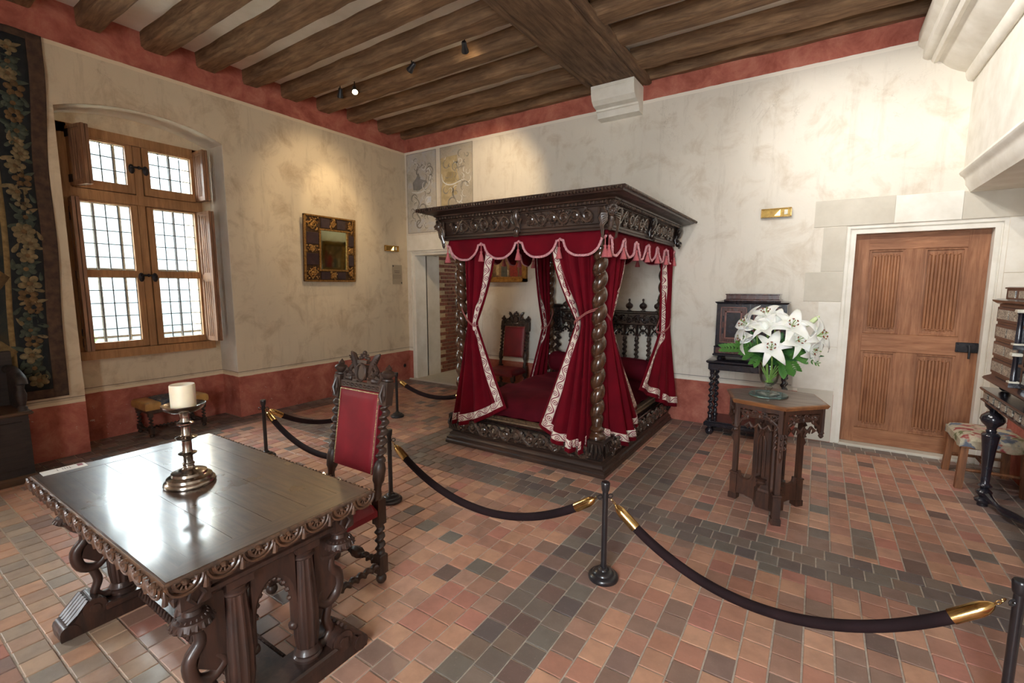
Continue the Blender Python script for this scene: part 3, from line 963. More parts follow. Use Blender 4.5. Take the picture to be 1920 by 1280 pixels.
for a, b in ((-1.95, -1.17), (-1.03, -.3)):
    build('frieze_carving', scroll_frieze(a, b, 2.035, 2.15, 6, FR_(CX1), 1, .01), m_relief, can, o=BO)
    build('frieze_carving', scroll_frieze(a, b, 2.035, 2.15, 6, FL_(CX0), 1, .008), m_relief, can, o=BO)


def mask(M, s=1.0):
    """bearded mask bracket: scroll console with a little face below"""
    q = MB()
    q.tube([M @ Vector(p) for p in ((0, -.055 * s, .125 * s), (0, -.06 * s, .09 * s), (0, -.045 * s, .045 * s), (0, -.02 * s, .0), (0, -.03 * s, -.04 * s))], [.03 * s, .034 * s, .03 * s, .024 * s, .02 * s], 10)
    q.ball(M @ Vector((0, -.05 * s, -.035 * s)), .028 * s, (1, .9, 1.3), 10, 7, M.to_3x3().to_4x4())
    for x in (-.011, .011): q.ball(M @ Vector((x * s, -.075 * s, -.025 * s)), .006 * s, seg=6, ring=4)
    q.ball(M @ Vector((0, -.08 * s, -.035 * s)), .007 * s, (1, 1, 1.6), 6, 4)
    for i in range(5): q.tube([M @ Vector(((i - 2) * .009 * s, -.07 * s, -.052 * s)), M @ Vector(((i - 2) * .011 * s, -.06 * s, -.085 * s))], [.006 * s, .003 * s], 5)
    for x in (-1, 1): q.tube([M @ Vector((x * .02 * s, -.07 * s, .1 * s)), M @ Vector((x * .045 * s, -.06 * s, .06 * s)), M @ Vector((x * .03 * s, -.055 * s, .02 * s))], [.01 * s, .012 * s, .006 * s], 6)
    for i in range(7): q.ball(M @ Vector(((i - 3) * .012 * s, -.07 * s, .135 * s)), .008 * s, seg=6, ring=4)
    return q


build('mask_bracket', mask(T(3.475, CY0 + .01, 2.045)), m_relief, can, o=BO)
for y, sx in ((-1.1, 1), (-1.1, -1)):
    build('mask_bracket', mask(T(CX1 - .01 if sx > 0 else CX0 + .01, y, 2.045) @ RZ(R(90) if sx > 0 else R(-90))), m_ebony, can, o=BO)


def cherub(M):
    """winged cherub head for the corner, facing local -y"""
    q = MB(); V = lambda *p: M @ Vector(p)
    m3 = M.to_3x3().to_4x4()
    q.ball(V(0, -.055, .075), .038, (.95, 1, 1.2), 14, 10, m3)
    for x in (-.013, .013): q.ball(V(x, -.09, .08), .007, seg=7, ring=5); 
    for x in (-.02, .02): q.ball(V(x, -.082, .062), .013, seg=7, ring=5)
    q.ball(V(0, -.097, .07), .008, (1, 1, 1.5), 7, 5); q.ball(V(0, -.09, .05), .009, (1.4, 1, .6), 7, 5)
    for i in range(9):
        a = PI * i / 8; q.ball(V(.036 * math.cos(a), -.05, .085 + .034 * math.sin(a)), .015, seg=7, ring=5)
        q.ball(V(.028 * math.cos(a), -.075, .095 + .022 * math.sin(a)), .012, seg=7, ring=5)
    for i in range(11): q.tube([V((i - 5) * .009, -.06, .125), V((i - 5) * .013, -.085, .152)], [.007, .003], 5)
    for s in (-1, 1):
        for f in range(6):
            t = f / 5
            q.tube([V(s * .03, -.045, .06 - .01 * f), V(s * (.06 + .012 * (1 - t)), -.03, .06 - .018 * f), V(s * (.085 - .03 * t), -.012, .03 - .028 * f), V(s * (.08 - .04 * t), -.01, -.005 - .024 * f)], [.008, .011, .01, .003], 6)
        q.tube([V(s * .03, -.045, .06), V(s * .06, -.035, .105), V(s * .09, -.02, .1), V(s * .095, -.015, .05)], [.01, .013, .011, .006], 6)
    q.tube([V(0, -.05, .04), V(0, -.035, -.02), V(0, -.02, -.06)], [.02, .024, .014], 8)
    return q


build('cherub_bracket', cherub(T(CX1 + .0, CY0 - .0, 2.03) @ RZ(R(45))), m_relief, can, o=BO)
build('cherub_bracket', cherub(T(CX0, CY0, 2.03) @ RZ(R(-45))), m_relief, can, o=BO)
build('mask_bracket', mask(T(CX1 - .01, CY1 + .02, 2.045) @ RZ(R(90)), 1.1), m_ebony, can, o=BO)
build('tester_cloth', MB().box(CX0 + .03, CX1 - .03, CY0 + .03, CY1, 1.992, 2.0), m_spread, can, o=BO)

# headboard
hb = bp('headboard', MB().box(2.8, 4.22, -.135, -.095, 1.09, 1.235, .01).rect_mold(2.8, 4.22, -.14, -.09, [(0, 1.225), (.012, 1.235), (.012, 1.25), (0, 1.26)]).box(2.8, 4.22, -.13, -.1, .6, .66, .008).box(2.8, 4.22, -.125, -.105, .3, .62), m_ebony)
sp = [3.02, 3.165, 3.31, 3.59, 3.735, 3.88, 4.025]
for x in sp:
    s_ = build('spindle', MB().twist((x, -.115, 0), .66, .93, .022, .008, .055, 1, 12, 9).lathe([(.026, .925), (.026, .94), (.018, .95), (.018, .965)], 10, T(x, -.115, 0)), m_dark, hb, o=BO)
fin = [2.95, 3.1, 3.25, 3.78, 3.945, 4.115]
for x in fin:
    build('finial', MB().lathe([(.03, 1.255), (.03, 1.262), (.012, 1.27), (.012, 1.28), (.034, 1.293), (.044, 1.315), (.038, 1.337), (.016, 1.352), (.008, 1.36), (.007, 1.37), (.012, 1.378), (.014, 1.388), (.008, 1.4), (0, 1.403)], 14, T(x, -.115, 0)), m_dark, hb, o=BO)
# pierced gothic tracery between the rail and the spindles
tr_ = MB()
nodes = [2.875] + sp + [4.17]
for i in range(len(nodes) - 1):
    a, b = nodes[i], nodes[i + 1]; c = (a + b) / 2; w = b - a
    P = lambda t, r=1: (a + w * t, -.115)
    for s in (0, 1):
        e = a if s == 0 else b
        tr_.tube([(lerp(e, c, t), -.115, .955 + .075 * math.sin(t * PI / 2)) for t in [j / 7 for j in range(8)]], .011, 6)
        tr_.ball((lerp(e, c, .5), -.115, .975), .012, seg=7, ring=5)
    tr_.tube([(c, -.115, 1.03), (c, -.115, 1.0)], [.01, .004], 6)
    tr_.ball((c, -.115, .997), .013, seg=7, ring=5)
    tr_.tube([(c + .035 * math.cos(q * PI / 6), -.115, 1.062 + .035 * math.sin(q * PI / 6)) for q in range(12)], .008, 6, closed=True)
    for q in range(3):
        an = -PI / 2 + q * 2 * PI / 3; tr_.ball((c + .02 * math.cos(an), -.115, 1.062 + .02 * math.sin(an)), .008, seg=6, ring=4)
    tr_.tube([(e, -.115, .95), (e, -.115, 1.1)] if False else [(a, -.115, .95), (a, -.115, 1.1)], [.016, .02], 6)
    # spandrel
    for s in (0, 1):
        e = a if s == 0 else b
        tr_.prism([(e, 1.1), (e, 1.02), (lerp(e, c, .55), 1.075), (lerp(e, c, .8), 1.1)], -.123, -.107, lambda u, v, h: (u, h, v))
build('tracery', tr_, m_ebony, hb, o=BO)
build('rail_carving', scroll_frieze(2.86, 3.40, 1.11, 1.215, 6, FRN(-.135), 1, .006).add([], []), m_ebony, hb, o=BO)
build('rail_carving', scroll_frieze(3.56, 4.2, 1.11, 1.215, 7, FRN(-.135), 1, .006), m_ebony, hb, o=BO)
for x, w in ((2.835, .055), (3.48, .07)):
    q = MB().box(x - w, x + w, -.155, -.085, .97, 1.29, .012).rect_mold(x - w, x + w, -.155, -.085, [(0, 1.285), (.015, 1.3), (.015, 1.315), (0, 1.325)])
    for i in range(6):
        t = i / 5
        for s in (-1, 1): q.tube([(x, -.16, 1.0 + .2 * t), (x + s * w * .6, -.172, 1.03 + .2 * t), (x + s * w * .8, -.16, 1.07 + .19 * t)], [.008, .011, .004], 6)
    build('headboard_post', q, m_ebony, hb, o=BO)
    build('headboard_post', MB().twist((x, -.12, 0), .62, .96, .034, .018, .09, -1, 12, 10).lathe([(.055, .3), (.055, .6), (.04, .625)], 14, T(x, -.12, 0)), m_dark, hb, o=BO)

# ---------------------------------------------------------------- bedding
def spread_fn():
    x0, x1, y0, y1 = 2.785, 4.135, -1.935, -.2
    zb, zt, rad = .322, .485, .13
    rr = random.Random(3)
    ph = [(rr.uniform(2, 7), rr.uniform(2, 7), rr.uniform(0, 6)) for _ in range(5)]

    def prof(d):      # height rise by distance from edge
        if d <= 0: return 0
        if d >= rad * 1.6: return 1
        t = d / (rad * 1.6); return math.sqrt(1 - (1 - t) ** 2)

    def f(u, v):
        # concentrate samples near the edges
        su = .5 - .5 * math.cos(PI * u); sv = .5 - .5 * math.cos(PI * v)
        x = lerp(x0, x1, su); y = lerp(y0, y1, sv)
        d = min(x - x0, x1 - x, y - y0)
        w = sum(math.sin(a * x * 2 + b * y * 2 + c) for a, b, c in ph) / 5
        crease = .006 * math.sin(34 * (x + .6 * y)) * max(0, .3 - d) / .3
        z = zb + (zt - zb) * prof(max(d, 0)) + .02 * w * prof(d) + crease + .025 * prof(d) * math.sin(PI * min(1, max(0, (y - y0) / (y1 - y0)))) 
        return (x, y, z)
    return f


sp_ = build('bedspread', MB().grid(spread_fn(), 60, 70), m_spread, o=(3.46, -1.05, .31)); sp_.location = (3.46, -1.05, .31)
sp_.modifiers.new('thick', 'SOLIDIFY').thickness = .012
tag(sp_, 'wine red velvet bedspread covering the mattress of the canopy bed', 'bedspread')
q = MB(); n = 40
pts = [(lerp(2.84, 4.14, i / n), -.37 + .012 * math.sin(i * .35), .605 + .012 * math.sin(i * .23 + 1)) for i in range(n + 1)]
rad = [.125 * min(1, math.sqrt(max(.02, 1 - (max(0, abs(i / n - .5) - .42) / .08) ** 2))) for i in range(n + 1)]
q.tube(pts, rad, 22, nrm=(0, 0, 1))
bo = build('bolster', q, m_spread, o=(3.49, -.37, .5)); bo.location = (3.49, -.37, .5)
tag(bo, 'long wine red velvet bolster lying across the head of the bed', 'bolster')

# ---------------------------------------------------------------- valance with braid and tassels
va = thing('bed_valance', 'scalloped crimson velvet valance with pink braid and tassels under the canopy', 'valance', BO)
VX0, VX1, VY0, VY1 = 2.668, 4.252, -2.042, -.12
ZT, ZP, ZB = 1.985, 1.93, 1.79


def scallop(t):        # 0 at peak, 1 at lobe bottom
    t = abs((t % 1) - .5) * 2          # 1 at peaks, 0 at lobe centre
    if t > .78: return .12 * (1 - (t - .78) / .22) ** .5 * 1.0
    return .2 + .8 * math.sqrt(max(0, 1 - (t / .78) ** 2.2))


def valance_side(P, Q, n, nrm):
    P = Vector(P); Q = Vector(Q); nrm = Vector(nrm); L = (Q - P).length
    m = n * 24
    low = []
    mb = MB(); vs = []
    for i in range(m + 1):
        t = i / m; c = P.lerp(Q, t); s = scallop(t * n)
        zb = lerp(ZP, ZB, s)
        for j in range(6):
            f = j / 5; z = lerp(ZT, zb, f)
            b = nrm * (.012 * f + .01 * f * math.sin(t * L * 19 + 1.3) + .006 * f * math.sin(t * L * 47))
            vs.append((c.x + b.x, c.y + b.y, z))
        low.append(vs[-1])
    fs = [(i * 6 + j, i * 6 + j + 1, (i + 1) * 6 + j + 1, (i + 1) * 6 + j) for i in range(m) for j in range(5)]
    mb.add(vs, fs)
    o = build('valance_panel', mb, m_velvet, va, o=BO, smooth=60)
    o.modifiers.new('thick', 'SOLIDIFY').thickness = .006
    br = MB().tube([Vector(p) + nrm * .006 for p in low], .0098, 7)
    for i in range(0, len(low), 1):
        br.ball(Vector(low[i]) + nrm * .008, .0115, seg=5, ring=3)
    build('braid', br, m_pink, va, o=BO)
    for i in range(n + 1):
        c = P.lerp(Q, i / n) + nrm * .022
        tassel(c.x, c.y, ZP - .004, va, 1.2)


def tassel(x, y, z, parent, s=1.0):
    q = MB().tube([(x, y, z), (x, y, z - .052 * s)], .0035 * s, 6)
    q.lathe([(.002, -.05), (.009, -.054), (.0105, -.062), (.008, -.07), (.0095, -.075), (.015, -.092), (.0235, -.128), (.021, -.131), (0, -.129)], 12, T(x, y, z) @ Matrix.Diagonal((s, s, s, 1)))
    t = build('tassel', q, m_tassel, parent, o=BO)


valance_side((VX0, VY0, 0), (VX1, VY0, 0), 4, (0, -1, 0))
valance_side((VX1, VY0, 0), (VX1, VY1, 0), 6, (1, 0, 0))
valance_side((VX0, VY1, 0), (VX0, VY0, 0), 6, (-1, 0, 0))
valance_side((VX1, VY1, 0), (VX0, VY1, 0), 4, (0, 1, 0))

# ---------------------------------------------------------------- curtains
def curtain(label, top, waist, bot, npl, amp, tw, trim=(True, False), nrm=(0, -1, 0), mat=None, tie=None, seed=1, hem=True, bulge=0.0):
    """cloth through three plan curves: top rail, gathered waist and spread hem (3D polylines, same direction)"""
    rr = random.Random(seed); nr = Vector(nrm)
    phs = [rr.uniform(-.5, .5) for _ in range(24)]

    def f(s, t, off=0.0):
        a, b, c = plerp(top, s), plerp(waist, s), plerp(bot, s)
        if t < tw:
            k_ = t / tw; e = k_ ** 1.6
            p = a.lerp(b, e); p.z = lerp(a.z, b.z, k_); am = lerp(1, .5, k_)
        else:
            k_ = (t - tw) / (1 - tw); e = k_ ** 1.05
            p = b.lerp(c, e); p.z = lerp(b.z, c.z, k_); am = lerp(.55, 1.25, k_)
        w = math.sin(2 * PI * npl * s + phs[int(s * npl) % 24] + .6 * math.sin(3 * t + seed))
        w2 = math.sin(2 * PI * npl * 2.3 * s + 2 + t * 1.5)
        d = am * amp * (math.copysign(abs(w) ** .7, w) * .8 + .2 * w2) * min(1, s * (3.6 if trim[0] else 8), (1 - s) * (3.6 if trim[1] else 8)) ** 1.1
        return p + nr * (d + off + bulge * math.sin(PI * t))
    ns, nt = max(40, npl * 12), 46
    c0 = plerp(bot, .5)
    o0 = (c0.x, c0.y, .3)
    ob = thing('bed_curtain', label, 'curtain', o0)
    cl = build('cloth', MB().grid(lambda s, t: f(s, t), ns, nt), mat or m_velvet, ob, o=o0, smooth=70)
    cl.modifiers.new('thick', 'SOLIDIFY').thickness = .005
    # damask bands following the cloth
    def band(fn, nl, nw, name='trim_band'):
        q = MB().grid(lambda u, v: fn(u, v), nl, nw)
        L = [0.0]
        for i in range(1, nl + 1): L.append(L[-1] + (Vector(fn(i / nl, .5)) - Vector(fn((i - 1) / nl, .5))).length)
        uv = [(L[i], j / nw) for j in range(nw + 1) for i in range(nl + 1)]
        b = build(name, q, m_damask, ob, o=o0, smooth=70, uvs=uv)
        m_ = b.modifiers.new('thick', 'SOLIDIFY'); m_.thickness = .003; m_.offset = 0
    Ltop = sum(((plerp(bot, (i + 1) / 20) - plerp(bot, i / 20)).length for i in range(20)))
    we, wb_ = .06 / max(.2, Ltop), .085
    off = .013
    for side, on in ((0, trim[0]), (1, trim[1])):
        if not on: continue
        g = (lambda s: s) if side == 0 else (lambda s: 1 - s)
        # width grows along t because the cloth is gathered at the waist
        def wid(t):
            L_ = sum(((f((i + 1) / 10, t) - f(i / 10, t)).length for i in range(10)))
            return min(.24, .07 / max(.18, L_)), min(.12, .034 / max(.18, L_))
        cache = {}
        mtx = .04 / (plerp(top, .5).z - plerp(bot, .5).z)
        def fe(u, v):
            k0 = round(u * 46)
            if k0 not in cache: cache[k0] = wid(u)
            w_, m_ = cache[k0]
            return f(g(m_ + w_ * v), u * (1 - mtx), off)
        band(fe, 46, 3)
    if hem:
        z0, z1 = plerp(top, .5).z, plerp(bot, .5).z
        dt = .07 / (z0 - z1); mt = .038 / (z0 - z1)
        s0 = .034 / max(.2, Ltop) if trim[0] else 0; s1 = 1 - .034 / max(.2, Ltop) if trim[1] else 1
        band(lambda u, v: f(lerp(s0, s1, u), 1 - mt - dt * (1 - v), off + .001), ns, 3)
    if tie:
        q = MB()
        for k_ in range(2):
            pts = [Vector(p) + Vector((0, 0, .012 * k_)) for p in tie]
            P = [plerp(pts, i / 30) for i in range(31)]
            q.tube(P, .0042, 7)
            for i in range(31): q.ball(P[i], .0056, seg=5, ring=3)
        build('tieback_cord', q, m_cord, ob, o=o0)
    return ob


# front left
curtain('crimson velvet curtain tied back at the front post of the bed nearest the brick doorway',
        [(2.83, -2.0, 1.95), (2.96, -2.0, 1.95), (3.18, -1.99, 1.95)],
        [(2.845, -1.985, 1.2), (2.9, -2.0, 1.2), (2.955, -1.985, 1.2)],
        [(2.715, -2.09, .215), (2.97, -2.1, .25), (3.31, -2.02, .43)], 4, .042, .43, (False, True), (0, -1, 0), seed=2,
        tie=[(2.745, -1.95, 1.36), (2.80, -2.02, 1.31), (2.90, -2.04, 1.2), (2.955, -2.0, 1.165), (2.93, -1.96, 1.2), (2.80, -1.95, 1.3), (2.745, -1.95, 1.36)])
# front right, front part
cfr = curtain('crimson velvet curtain gathered left of the front twisted post nearest the viewer',
              [(3.73, -1.99, 1.95), (3.95, -2.0, 1.95), (4.15, -1.94, 1.95)],
              [(3.985, -1.99, 1.26), (4.06, -2.01, 1.26), (4.13, -1.95, 1.26)],
              [(3.66, -2.03, .335), (3.92, -2.12, .215), (4.10, -2.09, .185), (4.135, -1.98, .26)], 5, .042, .4, (True, False), (0, -1, 0), seed=3,
              tie=[(4.175, -2.0, 1.36), (4.1, -2.04, 1.33), (4.0, -2.03, 1.26), (3.975, -1.98, 1.24), (4.05, -1.93, 1.27), (4.16, -1.93, 1.36), (4.175, -2.0, 1.36)])
# front right, side part
curtain('crimson velvet curtain on the door side of the near twisted post, gold lining edge',
        [(4.18, -1.9, 1.95), (4.2, -1.68, 1.95), (4.19, -1.42, 1.95)],
        [(4.17, -1.9, 1.25), (4.21, -1.84, 1.25), (4.18, -1.78, 1.25)],
        [(4.2, -1.9, .27), (4.3, -1.62, .155), (4.29, -1.38, .22), (4.2, -1.03, .36)], 4, .042, .4, (False, True), (1, 0, 0), seed=5,
        tie=[(4.21, -1.97, 1.36), (4.225, -1.86, 1.28), (4.2, -1.77, 1.25), (4.15, -1.82, 1.27), (4.15, -1.95, 1.35), (4.21, -1.97, 1.36)])
# back right
curtain('narrow crimson velvet curtain at the rear post of the bed beside the black cabinet',
        [(4.2, -.37, 1.95), (4.24, -.25, 1.95), (4.25, -.13, 1.95)],
        [(4.2, -.33, 1.05), (4.25, -.27, 1.05), (4.27, -.16, 1.05)],
        [(4.2, -.98, .52), (4.28, -.72, .39), (4.335, -.42, .25), (4.37, -.14, .2)], 4, .035, .5, (True, False), (1, 0, 0), seed=7,
        tie=[(4.19, -.15, 1.28), (4.27, -.17, 1.2), (4.285, -.25, 1.1), (4.24, -.34, 1.04), (4.18, -.36, 1.05), (4.17, -.25, 1.15), (4.19, -.15, 1.28)])
# back left
curtain('plum shaded velvet curtain at the rear post of the bed beside the small chair',
        [(2.77, -.62, 1.95), (2.75, -.4, 1.95), (2.76, -.2, 1.95)],
        [(2.78, -.44, 1.04), (2.8, -.35, 1.04), (2.78, -.26, 1.04)],
        [(2.78, -.78, .36), (2.76, -.55, .33), (2.75, -.28, .33)], 4, .035, .5, (True, False), (1, 0, 0), seed=9,
        tie=[(2.745, -.17, 1.28), (2.81, -.22, 1.2), (2.83, -.36, 1.06), (2.80, -.45, 1.02), (2.76, -.42, 1.04), (2.75, -.25, 1.15), (2.745, -.17, 1.28)])
# ================================================================ big carved table
m_table = wood('table_walnut', srgb(74, 47, 37), srgb(36, 24, 20), .4, 'z', 5, .25, coat=.3, ratio=6)
m_edge = wood('table_edge_walnut', srgb(110, 76, 53), srgb(54, 36, 28), .32, 'x', 8, .2, coat=.4, ratio=4)


def top_wood(name, axis):
    k = N(name)
    st = {'x': (1, 10, 10), 'y': (10, 1, 10)}[axis]
    v = k.coord('Object', st); g = k.noise(v, 5, 6, .65, .5); b = k.noise(k.coord('World'), 5, 5)
    col = k.ramp(g, [(.3, srgb(52, 37, 31)), (.7, srgb(90, 66, 51))])
    k.set(Base_Color=col, Roughness=k.ramp(b, [(.35, .26), (.7, .4)]), Coat_Weight=1.0, Coat_Roughness=.13)
    k.bump(g, .1, .004)
    return k.m


m_topx, m_topy = top_wood('waxed_table_top', 'x'), top_wood('waxed_table_top_end', 'y')
TX0, TX1, TY0, TY1, TZ = 2.795, 4.175, -5.018, -4.283, .72
TO = ((TX0 + TX1) / 2, (TY0 + TY1) / 2, 0)
tb = thing('trestle_table', 'long carved dark walnut table with a waxed plank top at lower left', 'table', TO)
tp = lambda name, mb, m, parent=None, **k: build(name, mb, m, parent or tb, o=TO, **k)
B = .1
n = 4
for i in range(n):
    a = lerp(TY0 + B, TY1 - B, i / n); b = lerp(TY0 + B, TY1 - B, (i + 1) / n)
    tp('plank', MB().box(TX0 + B + .001, TX1 - B - .001, a + .0008, b - .0008, TZ - .03, TZ - rt_.uniform(0, .0004)), m_topx, smooth=0)
tp('border_board', MB().prism([(TX0 + .012, TY0 + .012), (TX1 - .012, TY0 + .012), (TX1 - B, TY0 + B), (TX0 + B, TY0 + B)], TZ - .03, TZ + .0006, lambda u, v, h: (u, v, h)), m_topx, smooth=0)
tp('border_board', MB().prism([(TX0 + .012, TY1 - .012), (TX0 + B, TY1 - B), (TX1 - B, TY1 - B), (TX1 - .012, TY1 - .012)], TZ - .03, TZ + .0006, lambda u, v, h: (u, v, h)), m_topx, smooth=0)
tp('border_board', MB().prism([(TX0 + .012, TY0 + .012), (TX0 + B, TY0 + B), (TX0 + B, TY1 - B), (TX0 + .012, TY1 - .012)], TZ - .03, TZ + .0006, lambda u, v, h: (u, v, h)), m_topy, smooth=0)
tp('border_board', MB().prism([(TX1 - .012, TY0 + .012), (TX1 - .012, TY1 - .012), (TX1 - B, TY1 - B), (TX1 - B, TY0 + B)], TZ - .03, TZ + .0006, lambda u, v, h: (u, v, h)), m_topy, smooth=0)
ed = tp('carved_edge', MB().rect_mold(TX0, TX1, TY0, TY1, [(-.06, TZ - .06), (-.016, TZ - .06), (-.004, TZ - .05), (.004, TZ - .03), (.002, TZ - .012), (-.006, TZ - .001), (-.013, TZ)], cap=False), m_edge)


def lunettes(P, Q, n, nr):
    """row of carved half-round leaves along the edge, with fluted rays"""
    P = Vector(P); Q = Vector(Q); nr = Vector(nr); d = (Q - P) / n; q = MB()
    for i in range(n):
        c = P + d * (i + .5); w = d.length * .46; e = d.normalized()
        arc_ = [c + e * (w * math.cos(a)) + Vector((0, 0, -.004 - .044 * math.sin(a))) + nr * .006 for a in [PI * j / 10 for j in range(11)]]
        q.tube(arc_, .0055, 6)
        arc2 = [c + e * (w * .62 * math.cos(a)) + Vector((0, 0, -.004 - .03 * math.sin(a))) + nr * .008 for a in [PI * j / 8 for j in range(9)]]
        q.tube(arc2, .006, 6)
        q.ball(c + Vector((0, 0, -.012)) + nr * .004, .012, (1, 1, .8), 7, 5)
        for a in [PI * (j + .5) / 5 for j in range(5)]:
            q.tube([c + e * (w * .3 * math.cos(a)) + Vector((0, 0, -.006 - .014 * math.sin(a))) + nr * .008, c + e * (w * .58 * math.cos(a)) + Vector((0, 0, -.006 - .026 * math.sin(a))) + nr * .009], [.003, .0045], 5)
        # leaf dart between two lunettes
        b_ = P + d * i
        q.tube([b_ + Vector((0, 0, -.052)) + nr * .004, b_ + Vector((0, 0, -.03)) + nr * .009, b_ + Vector((0, 0, -.012)) + nr * .006], [.009, .007, .002], 6)
    return q


z_ = TZ - .002
build('lunette_carving', lunettes((TX1, TY0, z_), (TX1, TY1, z_), 7, (1, 0, 0)), m_edge, ed, o=TO)
build('lunette_carving', lunettes((TX0, TY0, z_), (TX1, TY0, z_), 13, (0, -1, 0)), m_edge, ed, o=TO)
build('lunette_carving', lunettes((TX0, TY1, z_), (TX1, TY1, z_), 13, (0, 1, 0)), m_edge, ed, o=TO)
build('lunette_carving', lunettes((TX0, TY0, z_), (TX0, TY1, z_), 7, (-1, 0, 0)), m_edge, ed, o=TO)
tp('apron', MB().rect_mold(TX0 + .075, TX1 - .075, TY0 + .075, TY1 - .075, [(-.03, .585), (0, .585), (.006, .592), (.004, .605), (-.004, .61), (-.004, .648), (.006, .655), (.006, .672)]), m_table)
for x in (TX0 + .1, TX1 - .1):
    for y in (TY0 + .1, TY1 - .1):
        q = MB().box(x - .042, x + .042, y - .042, y + .042, .575, .665, .006)
        q.lathe([(.012, .48), (.03, .483), (.05, .495), (.058, .51), (.052, .528), (.028, .54), (.024, .553), (.034, .562), (.036, .577)], 20, T(x, y, 0))
        for j in range(18):
            a = 2 * PI * j / 18
            q.tube([(x + .03 * math.cos(a), y + .03 * math.sin(a), .485), (x + .059 * math.cos(a + .15), y + .059 * math.sin(a + .15), .51), (x + .04 * math.cos(a + .3), y + .04 * math.sin(a + .3), .535)], [.003, .0065, .003], 5)
        for fx, fy in ((1, 0), (0, -1), (-1, 0), (0, 1)):       # carved leaf on each face
            for t in (-1, 1):
                q.tube([(x + fx * .044 + fy * t * .002, y + fy * .044 + fx * t * .002, .585), (x + fx * .05 + fy * t * .022, y + fy * .05 + fx * t * .022, .615), (x + fx * .044 + fy * t * .004, y + fy * .044 + fx * t * .004, .65)], [.004, .007, .003], 5)
        tp('pendant', q, m_table)
YC = (TY0 + TY1) / 2
trs = []
for x, sx in ((2.93, -1), (4.045, 1)):
    q = MB()
    # scrolled foot along y
    fo = [(.365, 0), (.368, .025), (.36, .045), (.34, .058), (.315, .07), (.295, .1), (.275, .13), (.25, .145), (.222, .14), (.2, .118), (.19, .09), (.175, .075)]
    foot = [(-u, v) for u, v in fo[::-1]][::1]
    foot = fo + [(-u, v) for u, v in fo[::-1]]
    q.prism([(YC + u, v) for u, v in foot], x - .055, x + .055, PX)
    q.box(x - .075, x + .075, YC - .21, YC + .21, .065, .1, .008)
    for s in (-1, 1):
        q.tube([(x - .064, YC + s * .245, .1), (x + .064, YC + s * .245, .1)], .044, 16)
        q.tube([(x - .07, YC + s * .245, .1), (x + .07, YC + s * .245, .1)], .02, 12)
        q.tube([(x - .06, YC + s * .335, .034), (x + .06, YC + s * .335, .034)], .033, 14)
        for j in range(5):
            xx = x - .05 + j * .025
            q.tube([(xx, YC + s * .265, .145), (xx, YC + s * .305, .1), (xx, YC + s * .34, .07)], [.009, .012, .007], 6)
    ft = tp('foot', q, m_table)
    for s in (-1, 1):
        y = YC + s * .125
        sh = MB()
        prof = [(.054, .1), (.054, .112), (.047, .118), (.051, .128), (.044, .138)]
        sh.lathe(prof + [(.04, .15)], 20, T(x, y, 0))
        # fluted shaft with entasis
        vs = []; fs = []; seg = 40; lev = [.148, .2, .3, .4, .48, .52]; rad = [.04, .047, .049, .044, .038, .036]
        for zz, r_ in zip(lev, rad):
            for j in range(seg):
                a = 2 * PI * j / seg; r2 = r_ * (1 if j % 4 in (0, 1) else .9); vs.append((x + r2 * math.cos(a), y + r2 * math.sin(a), zz))
        for i in range(len(lev) - 1):
            for j in range(seg): fs.append((i * seg + j, i * seg + (j + 1) % seg, (i + 1) * seg + (j + 1) % seg, (i + 1) * seg + j))
        sh.add(vs, fs)
        sh.lathe([(.036, .515), (.043, .522), (.043, .53), (.037, .535), (.039, .545), (.048, .552)], 18, T(x, y, 0)).box(x - .045, x + .045, y - .045, y + .045, .55, .585, .003)
        tp('column', sh, m_table, smooth=30)
        # open scroll brackets outside each column
        br = MB()
        P = lambda u, v, h: (x + h, YC + s * u, v)
        def sc(pp, rr2):
            n2 = 28; br.tube([plerp(pp, j / n2) for j in range(n2 + 1)], [plerp([(r2, 0, 0) for r2 in rr2], j / n2).x for j in range(n2 + 1)], 10)
        sc([P(.17, .57, 0), P(.26, .56, 0), P(.285, .51, 0), P(.25, .46, 0), P(.2, .475, 0), P(.205, .51, 0)], [.022, .022, .02, .018, .014, .01])
        sc([P(.25, .47, 0), P(.24, .41, 0), P(.275, .36, 0), P(.265, .29, 0), P(.215, .265, 0), P(.175, .3, 0), P(.2, .335, 0), P(.225, .32, 0)], [.014, .02, .022, .022, .02, .017, .013, .009])
        sc([P(.23, .27, 0), P(.21, .2, 0), P(.225, .145, 0), P(.2, .11, 0), P(.17, .11, 0)], [.016, .018, .018, .02, .02])
        br.prism([(YC + s * u, v) for u, v in ((.165, .57), (.255, .565), (.27, .51), (.235, .42), (.26, .33), (.2, .28), (.165, .3))], x - .012, x + .012, PX)
        tp('scroll_bracket', br, m_table)
    # arch between the columns
    q = MB(); ar = []
    for j in range(13):
        a = PI * j / 12; ar.append((x, YC + .082 * math.cos(a), .36 + .15 * math.sin(a)))
    q.tube([(x, YC + .082, .27)] + ar + [(x, YC - .082, .27)], .018, 8)
    q.ball((x, YC + .074, .262), .02, seg=8, ring=6).ball((x, YC - .074, .262), .02, seg=8, ring=6)
    poly = [(YC + .1, .585), (YC + .1, .36)] + [(p[1], p[2]) for p in ar] + [(YC - .1, .36), (YC - .1, .585)]
    for j in range(12):
        q.prism([(ar[j][1], ar[j][2]), (ar[j + 1][1], ar[j + 1][2]), (ar[j + 1][1], .59), (ar[j][1], .59)], x - .02, x + .02, PX)
    for j in range(10):
        a = PI * (j + .5) / 10; q.ball((x, YC + .064 * math.cos(a), .36 + .13 * math.sin(a)), .011, seg=6, ring=4)
    tp('trestle_arch', q, m_table)
q = MB().box(2.96, 4.02, YC - .075, YC + .075, .055, .085, .006)
